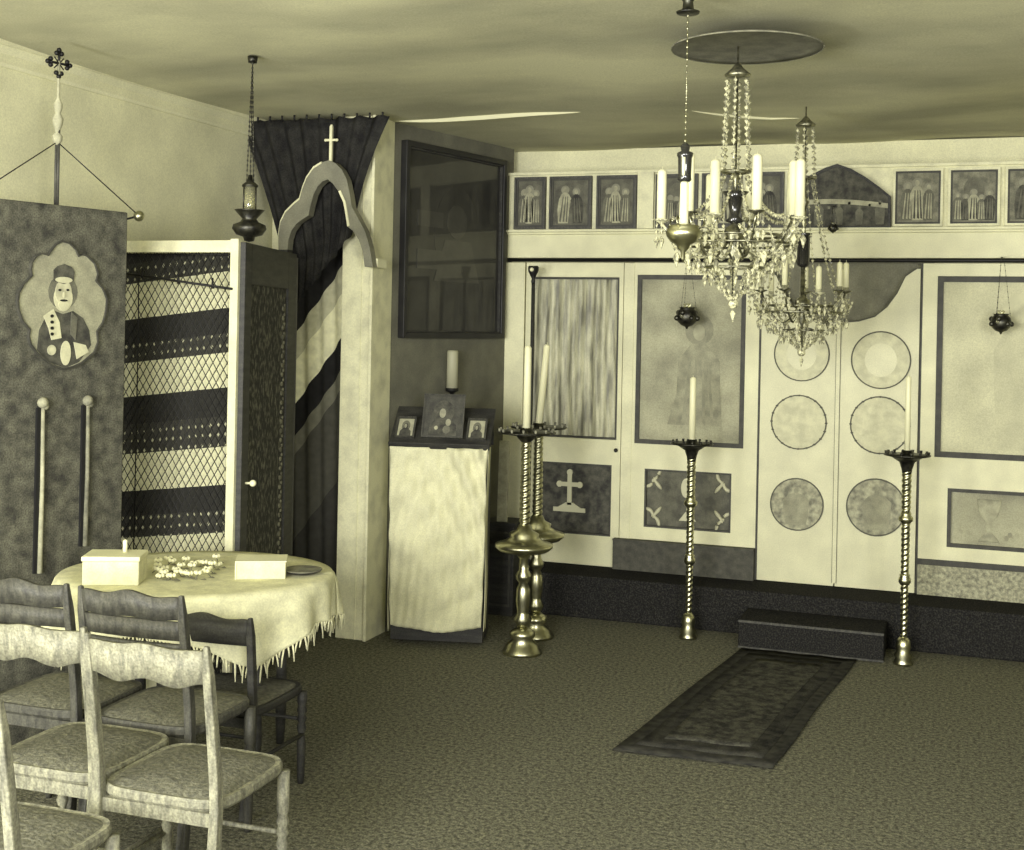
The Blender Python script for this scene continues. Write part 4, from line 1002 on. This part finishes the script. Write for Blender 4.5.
# ------------------------------------------------------------------ lectern
dL = 6.5
c0 = P(434, 444, dL); lw = px2m(98, dL)
lz = P(440, 446, dL).z; lrz = math.radians(14)
t = thing('lectern', 'lectern draped in pale crumpled cloth under the dark glazed picture', 'lectern', (c0.x, c0.y+0.14, 0), lrz)
hw_ = lw/2; dpt = 0.30
mb = MB(); mb.box(-hw_+0.015, hw_-0.015, -dpt/2+0.02, dpt/2, 0.02, lz-0.01); mb.build('body', M_dwood, t)
def clf(u, v):
    ww = hw_*(0.93+0.07*v+0.03*(1-v)*math.sin(3*v))
    x = -ww+2*ww*u; z = 0.115+(lz-0.12)*v
    dd_ = abs(u-0.42+0.3*(1-v))
    y = -dpt/2-0.03+0.010*math.sin(8*u+5*v)+0.018*math.sin(22*(v+0.9*(u-0.15)**2)+4*u)*v**0.7+0.009*math.sin(34*(v-0.5*u)+6*u*u)+0.004*math.sin(60*u-12*v) - 0.04*(1-v)*math.sin(PI*u)
    z += 0.02*math.sin(PI*u)*(-(1-v))
    return (x, y, z)
mb = MB(); mb.grid(clf, 50, 60)
mb.grid(lambda u, v: (hw_*(0.98+0.02*v)+0.004*math.sin(8*v), -dpt/2+dpt*u*0.35, 0.09+(lz-0.095)*v), 10, 20)
mb.grid(lambda u, v: (-hw_*(0.98+0.02*v)-0.004*math.sin(8*v), -dpt/2+dpt*u*0.9, 0.07+(lz-0.075)*v), 10, 20)
mb.build('cloth', M_linenb, t, solid=0.003)
# sloping top: rises toward the back
rise = 0.2; tdep = 0.30
slope = math.atan2(rise, tdep); TL = math.hypot(rise, tdep)
Mt = Matrix.Translation((0, -dpt/2-0.015, lz)) @ Matrix.Rotation(slope, 4, 'X')
mb = MB(); mb.box(-hw_-0.01, hw_+0.01, 0, TL, -0.012, 0.012, 0, Mt); mb.box(-hw_-0.01, hw_+0.01, -0.012, 0.0, -0.012, 0.03, 0, Mt)
mb.prism([(0, 0)]*0 or [(-hw_, lz-0.01), (hw_, lz-0.01), (hw_, lz+rise-0.02), (-hw_, lz+rise-0.02)][::-1], dpt/2-0.02, dpt/2, 0)
mb.build('sloping_top', M_dwood, t, bevel=0.003)
LM = Matrix.Translation(t.location) @ Matrix.Rotation(lrz, 4, 'Z')
def propped(name, label, lx, wI, hI, style, base, tilt_deg, ground=None, seed=3, fw=0.012):
    tt = framed_icon(name, label, 'icon', -wI/2, wI/2, 0, hI, 0, style, fw=fw, dep=0.018, frame_m=M_mwood, ground=ground, seed=seed, group='little icons propped on the lectern')
    p = LM @ (Mt @ Vector((lx, base, 0.013)))
    tt.location = p; tt.rotation_euler = (-math.radians(tilt_deg), 0, lrz)
    return tt
propped('small_icon', 'small pale icon propped at the left end of the lectern top', -hw_+0.075, 0.115, 0.15, 'bust', 0.05, 42, ground=M_robe2)
propped('small_icon', 'largest dark icon propped in the middle of the lectern top', 0.01, 0.245, 0.27, 'mother', 0.06, 24, ground=mat('icon_ground_mid_dark', 78, 0.7, v2=58, scale=20, grain=0.15), seed=4)
propped('small_icon', 'small pale icon propped at the right end of the lectern top', hw_-0.075, 0.115, 0.15, 'bust', 0.05, 42, ground=M_robe2, seed=5)
# candle behind the icons
s_, d_ = wallpt(452); wp = A+dv/Lw*s_; nrm = Vector((math.sin(ang), -math.cos(ang)))
pq = P(452, 388, d_-0.08)
t = thing('candle_sconce', 'thick pale candle on a small wall bracket between lectern and glazed picture', 'candle sconce', tuple(pq))
k_ = 6.7/FPX*S
mb = MB(); mb.lathe([(6*k_, 0), (6*k_, 38*k_), (5*k_, 40*k_)], 20); mb.build('candle', mat('aged_wax', 165, 0.5), t)
mb = MB(); mb.lathe([(1*k_, -8*k_), (3*k_, -5*k_), (7*k_, -3*k_), (7*k_, 0)], 16); mb.tube([(0, 0, -4*k_), (wp.x-pq.x, wp.y-pq.y, -4*k_)], 0.006, 6); mb.build('bracket', M_iron, t)

# little dark stand with pale board right of the lectern
q = onY(501, 522, 6.75); 
t = thing('corner_cabinet', 'low dark cabinet in the corner right of the draped lectern', 'cabinet', (q.x, q.y+0.12, 0), 0)
mb = MB(); mb.box(-0.11, 0.09, -0.12, 0.12-0.03, 0, q.z-0.02); mb.box(-0.13, 0.105, -0.135, 0.1, q.z-0.02, q.z); mb.build('body', M_dwood, t, bevel=0.004)
mb = MB(); mb.frame(-0.09, 0.07, 0.06, q.z-0.06, 0.015, -0.126, -0.118); mb.build('door', M_bord, t)
mb = MB(); pz = onY(500, 441, 6.75).z-q.z
mb.box(-0.034, 0.034, -0.008, 0.008, 0.0, pz); mb.box(-0.028, 0.028, -0.011, -0.008, 0.01, pz-0.01)
o = mb.build('pale_board', M_robe2, None, bevel=0.003); o.location = (q.x+0.0, q.y+0.02, q.z); o.rotation_euler = (-0.06, 0, 0.1)
tag(o, 'narrow pale board standing on the low dark corner cabinet', 'board')

# ------------------------------------------------------------------ round table with fringed cloth
TC = Vector((-2.655*S, 4.03*S)); TR = 0.43*S; TZ = 0.705*S; OV = 1.14; TRZ = math.radians(22); OM = Matrix.Diagonal((OV, 1, 1, 1))
t = thing('round_table', 'round table mostly hidden by a fringed white cloth, behind the chairs', 'table', (TC.x, TC.y, 0), TRZ)
mb = MB(); mb.lathe([(0.02, TZ-0.025), (TR-0.01, TZ-0.025), (TR, TZ-0.015), (TR, TZ-0.004), (TR-0.006, TZ), (0.02, TZ)], 64, 0, OM); mb.build('table_top', M_dwood, t)
mb = MB(); mb.lathe([(TR-0.11, TZ-0.09), (TR-0.09, TZ-0.09), (TR-0.09, TZ-0.026), (TR-0.11, TZ-0.026)], 48, 0, OM); mb.build('apron', M_dwood, t)
lp = G(313, 732); ra = math.atan2(lp.y-TC.y, lp.x-TC.x)-TRZ
for i in range(4):
    a = ra+i*PI/2; mb = MB(); r_ = TR-0.10
    mb.lathe([(0.016, 0), (0.02, 0.05), (0.026, 0.2), (0.022, 0.4), (0.03, TZ-0.12), (0.03, TZ-0.026)], 14, 0, Matrix.Translation((r_*OV*math.cos(a), r_*math.sin(a), 0))); mb.build('leg', M_dwood, t)
CR = TR+0.012
ca_ = math.atan2(-TC.y*0.0-1.0, 0.42)     # direction in which a corner of the cloth hangs
q = P(250, 600, 4.3); ca_ = math.atan2(q.y-TC.y, q.x-TC.x)-TRZ
def drop(a):
    c4 = abs(math.cos(2*(a-ca_)))
    return 0.165+0.10*c4**5+0.008*math.sin(5*a+1)
def clothf(u, v):
    a = 2*PI*u
    if v < 0.35:
        r = CR*(v/0.35); return (OV*r*math.cos(a), r*math.sin(a), TZ+0.006)
    s = (v-0.35)/0.65; rr = CR+0.008*min(1, s*4)+0.016*math.sin(a*15+1.5*math.sin(2*a))*s+0.012*math.sin(a*8)*s+0.008*s+0.02*s*max(0, math.cos(a-ca_))**24
    return (OV*rr*math.cos(a), rr*math.sin(a), TZ+0.006-drop(a)*s)
tc_ = thing('tablecloth', 'fringed white cloth draped over the round table', 'tablecloth', (TC.x, TC.y, 0), TRZ)
MB().grid(clothf, 220, 26).build('cloth', M_cloth, tc_, solid=0.002)
mb = MB(); nf = 240
for i in range(nf):
    a = 2*PI*i/nf; p = clothf(i/nf, 1.0); fl = 0.045+0.02*math.sin(i*2.7)+0.012*math.sin(i*0.9)
    jx = 0.006*math.sin(i*1.7)
    mb.tube([(p[0], p[1], p[2]+0.002), (p[0]+jx, p[1]+jx*0.5, p[2]-fl*0.5), (p[0]+jx*1.6, p[1], p[2]-fl)], [0.0042, 0.0035, 0.0022], 5)
mb.build('fringe', M_cloth, tc_)
def on_table(px, py, z=TZ+0.008): 
    return G(px, py, z/S)
zt_ = TZ+0.0085
# white box with a candle stub
q = G(108, 584, zt_/S); 
t = thing('white_box', 'white lidded box at the left end of the tablecloth', 'box', (q.x-0.005, q.y+0.05, zt_), math.radians(24))
mb = MB(); mb.box(-0.11, 0.11, -0.08, 0.08, 0, 0.095); mb.build('body', M_cloth, t, bevel=0.004)
mb = MB(); mb.box(-0.114, 0.114, -0.084, 0.084, 0.0955, 0.115); mb.build('lid', M_white, t, bevel=0.004)
c_ = MB().lathe([(0.009, 0), (0.009, 0.045), (0.004, 0.05)], 12).build('candle_stub', M_wax); c_.location = (q.x+0.015, q.y+0.085, zt_+0.1155); tag(c_, 'short candle stub standing on the white box', 'candle')
# second flat white box / book
q = G(250, 580, zt_/S)
t = thing('white_book', 'thick white-covered book lying on the right half of the tablecloth', 'book', (q.x, q.y+0.09, zt_), math.radians(28))
mb = MB(); mb.box(-0.10, 0.10, -0.07, 0.07, 0.0, 0.07); mb.build('pages', M_cloth, t, bevel=0.003)
mb = MB(); mb.box(-0.104, 0.104, -0.075, 0.075, 0.0705, 0.076); mb.box(-0.104, -0.098, -0.075, 0.075, 0.0, 0.0705); mb.build('cover', M_white, t, bevel=0.001)
# dark plate
q = G(296, 574, zt_/S)
t = thing('dark_plate', 'dark round plate at the far right rim of the tablecloth', 'plate', (q.x+0.022, q.y+0.016, zt_))
MB().lathe([(0.03, 0), (0.05, 0.003), (0.078, 0.014), (0.08, 0.018), (0.075, 0.017), (0.048, 0.007), (0.005, 0.006)], 32).build('dish', M_dwood, t)
MB().lathe([(0.0785, 0.0175), (0.082, 0.018), (0.082, 0.021), (0.0785, 0.021)], 32).build('rim', M_ground2, t)
# scattered paper flowers
rnd = random.Random(5)
fl_pts = [(158,566),(160,572),(168,562),(176,570),(186,561),(192,569),(201,563),(208,571),(216,560),(160,577),(172,578),(198,577),(170,577),(184,575),(212,567),(165,569),(157,571),(164,576),(181,566),(189,576),(204,566),(194,564),(172,563),(158,564),(163,573),(178,574),(206,575),(218,565)]
tf = thing('paper_flowers', 'loose garland of small white paper flowers in the middle of the tablecloth', 'garland', (G(178,569,zt_/S).x, G(178,569,zt_/S).y, zt_))
lm = MB()
for i, (a, b) in enumerate(fl_pts):
    g_ = G(a, b+3, zt_/S)-Vector(tf.location); g_.z = 0.015+0.006*(i % 3); mb = MB()
    for k in range(5):
        an = k*2*PI/5+i; mb.sphere((g_.x+0.011*math.cos(an), g_.y+0.011*math.sin(an), g_.z+0.004), 0.0085, 0, 8)
    mb.sphere((g_.x, g_.y, g_.z+0.008), 0.006, 1, 8); mb.build('flower', [M_flower, M_ground2], tf)
    lm.tube([(g_.x, g_.y, g_.z), (g_.x+0.02*math.cos(i), g_.y+0.02*math.sin(i), 0.004)], 0.0022, 5)
    lm.add([(g_.x+0.008, g_.y, 0.003), (g_.x+0.03, g_.y-0.01, 0.006), (g_.x+0.04, g_.y+0.004, 0.003), (g_.x+0.025, g_.y+0.012, 0.007)], [(0,1,2,3)])
lm.build('leaves', M_leaf, tf)

# ------------------------------------------------------------------ chairs
def make_chair(label, style, wood):
    t = thing('cane_chair', label, 'chair', (0,0,0), 0, 'wooden chairs with woven seats')
    w, dp, sz, topz = 0.43, 0.41, 0.485, (0.94 if style != 'low' else 0.745)
    if style == 'low': sz = 0.40
    hw = w/2; lean = 0.07 if style != 'low' else 0.03
    yb, yf = -dp/2, dp/2
    for s in (-1, 1):
        mb = MB(); pts = []; rr = []
        for i in range(13):
            f = i/12; z = topz*f
            y = yb-0.045*max(0, 1-z/sz)**1.3 - lean*max(0, (z-sz)/(topz-sz))**1.2
            pts.append((y, z))
        vs = []; fs = []
        for i, (y, z) in enumerate(pts):
            wx = 0.017-0.004*(i/12); wy = 0.018-0.004*(i/12)
            if i == 12: wx *= 0.6; wy *= 0.6; z += 0.008
            cx = s*(hw-0.016)
            vs += [(cx-wx, y-wy, z), (cx+wx, y-wy, z), (cx+wx, y+wy, z), (cx-wx, y+wy, z)]
        for i in range(12):
            for k in range(4): fs.append((4*i+k, 4*i+(k+1) % 4, 4*i+4+(k+1) % 4, 4*i+4+k))
        fs += [(3,2,1,0), (48,49,50,51)]
        mb.add(vs, fs); mb.build('back_post', wood, t, bevel=0.004)
        mb = MB(); mb.lathe([(0.012, 0), (0.015, 0.03), (0.018, 0.16), (0.013, 0.2), (0.02, 0.225), (0.014, 0.245), (0.021, 0.26), (0.015, 0.28), (0.021, 0.295), (0.015, 0.315), (0.02, 0.33), (0.02, sz-0.03)], 14, 0, Matrix.Translation((s*(hw-0.006), yf-0.035, 0)))
        mb.build('front_leg', wood, t)
    def yback(z): return yb-lean*max(0, (z-sz)/(topz-sz))**1.2
    # seat
    mb = MB(); n = 32; pl = []
    for i in range(n):
        a = 2*PI*i/n; cx, sy = math.cos(a), math.sin(a)
        e = 0.42
        x = (hw+0.003+0.008*(sy > 0)*sy)*math.copysign(abs(cx)**e, cx); y = (dp/2+0.012)*math.copysign(abs(sy)**e, sy)
        pl.append((x, y))
    vs = [(x*0.97, y*0.97, sz-0.035) for x, y in pl]+[(x, y, sz-0.025) for x, y in pl]+[(x, y, sz-0.008) for x, y in pl]+[(x*0.98, y*0.98, sz) for x, y in pl]+[(x*0.94, y*0.94, sz-0.002) for x, y in pl]
    fs = [tuple(range(n))[::-1]]
    for l in range(4):
        for i in range(n): fs.append((l*n+i, l*n+(i+1) % n, (l+1)*n+(i+1) % n, (l+1)*n+i))
    fs.append(tuple(4*n+i for i in range(n)))
    mb.add(vs, fs); mb.build('seat_frame', wood, t)
    mb = MB(); vs = [(x*0.935, y*0.935, sz-0.004) for x, y in pl]+[(x*0.82, y*0.82, sz+0.006) for x, y in pl]+[(x*0.4, y*0.4, sz+0.012) for x, y in pl]
    fs = []
    for l in range(2):
        for i in range(n): fs.append((l*n+i, l*n+(i+1) % n, (l+1)*n+(i+1) % n, (l+1)*n+i))
    fs.append(tuple(2*n+i for i in range(n)))
    mb.add(vs, fs); [None]; mb.s = [True]*len(mb.s); mb.build('cane_seat', M_cane, t)
    # crest
    ch = {'plain': 0.075, 'carved': 0.075, 'low': 0.06}[style]
    def crest(z0_, z1_, scallop, bot, name):
        mb = MB(); n = 24; up = []; lo = []
        for i in range(n+1):
            f = i/n; x = -hw+0.026+(w-0.052)*f; b_ = 0.012*math.sin(PI*f)
            zu = z1_+scallop*(0.014*math.sin(PI*f)+0.007*math.cos(4*PI*f))
            zl = z0_+bot*(0.010*math.cos(4*PI*f)-0.008)
            up.append((x, b_, zu)); lo.append((x, b_, zl))
        vs = []
        for (x, b_, zu), (_, _, zl) in zip(up, lo):
            for z in (zl, zu):
                y = yback(z)-b_
                vs += [(x, y-0.009, z), (x, y+0.009, z)]
        fs = []
        for i in range(n):
            a = 4*i; b = a+4
            fs += [(a, b, b+2, a+2), (a+1, a+3, b+3, b+1), (a+2, b+2, b+3, a+3), (a, a+1, b+1, b)]
        fs += [(0, 2, 3, 1), (4*n, 4*n+1, 4*n+3, 4*n+2)]
        mb.add(vs, fs, 0, True); return mb.build(name, wood, t)
    if style == 'plain': crest(topz-0.105, topz-0.012, 0.5, 1, 'crest_rail')
    elif style == 'carved':
        crest(topz-0.078, topz-0.008, 1, 0.35, 'crest_rail'); crest(topz-0.150, topz-0.086, 0.1, 0, 'middle_rail'); crest(topz-0.182, topz-0.164, 0, 0, 'lower_rail')
    else:
        crest(topz-0.10, topz-0.008, 1, 0, 'crest_rail')
    # stretchers
    mb = MB(); z = 0.2
    mb.tube([(-hw+0.01, yb-0.02, z), (-hw, yf-0.035, z)], 0.008, 8); mb.build('stretcher', wood, t)
    mb = MB(); mb.tube([(hw-0.01, yb-0.02, z), (hw, yf-0.035, z)], 0.008, 8); mb.build('stretcher', wood, t)
    mb = MB(); mb.tube([(-hw, yf-0.035, z+0.06), (hw, yf-0.035, z+0.06)], 0.008, 8); mb.build('stretcher', wood, t)
    mb = MB(); mb.tube([(-hw+0.02, yb-0.02, z+0.1), (hw-0.02, yb-0.02, z+0.1)], 0.007, 8); mb.build('stretcher', wood, t)
    # apron below the seat
    mb = MB(); mb.box(-hw+0.03, hw-0.03, yb-0.004, yb+0.01, sz-0.075, sz-0.036); mb.build('seat_apron', wood, t)
    return t
cp = make_chair('pale-backed wooden chair in the front row, nearest the open floor', 'plain', M_lwood)
RZ = math.radians(1)
def seat_loc(px, py): return None
def setc(o, xc, yrear, rz=RZ): o.location = (xc*S, yrear*S+0.205, 0); o.rotation_euler = (0, 0, rz)
setc(cp, -1.93, 2.76)
c2_ = dup(cp, (0,0,0), RZ, 'pale-backed wooden chair in the front row, touching the nearest chair on its left'); setc(c2_, -2.33, 2.80)
c3_ = dup(cp, (0,0,0), RZ, 'chair at the lower left corner showing only its bright back post'); setc(c3_, -2.085, 2.215)
cc = make_chair('dark wooden chair with carved slotted back directly behind the pale front chair', 'carved', M_mwood)
setc(cc, -2.32, 3.225)
c4_ = dup(cc, (0,0,0), RZ, 'dark wooden chair with carved back at the left edge, beside the table'); setc(c4_, -2.73, 3.225)
cl_ = make_chair('low-backed dark chair tucked under the right front of the table', 'low', M_dwood)
setc(cl_, -2.375, 3.67)

# ------------------------------------------------------------------ light
w = bpy.data.worlds.new('room_daylight'); bpy.context.scene.world = w; w.use_nodes = True
bg = w.node_tree.nodes['Background']; bg.inputs[0].default_value = (1.0, 0.99, 0.95, 1); bg.inputs[1].default_value = 0.9
def area(name, loc_, target, size, sizey, power, colr=(1, 0.99, 0.95)):
    l = bpy.data.lights.new(name, 'AREA'); l.shape = 'RECTANGLE'; l.size = size; l.size_y = sizey; l.energy = power; l.color = colr
    o = bpy.data.objects.new(name, l); col.objects.link(o); o.location = loc_
    d_ = Vector(target)-Vector(loc_); o.rotation_euler = d_.to_track_quat('-Z', 'Y').to_euler()
    return o
area('fill_light_left', (-3.9, 0.6, 1.3), (-1.8, 3.2, 3.2), 1.5, 1.4, 200)  # unseen fill light added at the left, aimed up to brighten the ceiling
area('fill_light_back', (-1.6, -1.6, 2.1), (-0.9, 7.0, 0.9), 2.0, 1.5, 430)  # added fill light behind the camera, brightens the icon screen
area('fill_light_right', (2.2, -1.2, 2.2), (-0.3, 7.6, 0.9), 1.4, 1.3, 190)  # added fill light, out of view behind the camera to the right

# ------------------------------------------------------------------ camera
cam = bpy.data.cameras.new('camera'); co = bpy.data.objects.new('camera', cam); col.objects.link(co)
cam.sensor_width = 36; cam.lens = FPX/1024*36; cam.sensor_fit = 'HORIZONTAL'
cam.shift_x = 0.0; cam.shift_y = -(425-PY0)/1024
co.location = (0, 0, H0*S)
yaw = math.atan2(0.335, 0.942)
co.matrix_world = Matrix.Translation((0, 0, H0*S)) @ Matrix.Rotation(yaw, 4, 'Z') @ Matrix.Rotation(PI/2, 4, 'X') @ Matrix.Rotation(ROLL, 4, 'Z')
cam.clip_start = 0.05
sc = bpy.context.scene; sc.camera = co
sc.view_settings.view_transform = 'Standard'; sc.view_settings.look = 'None'; sc.view_settings.gamma = 1.0
sc.view_settings.use_curve_mapping = False; sc.view_settings.exposure = 0.15
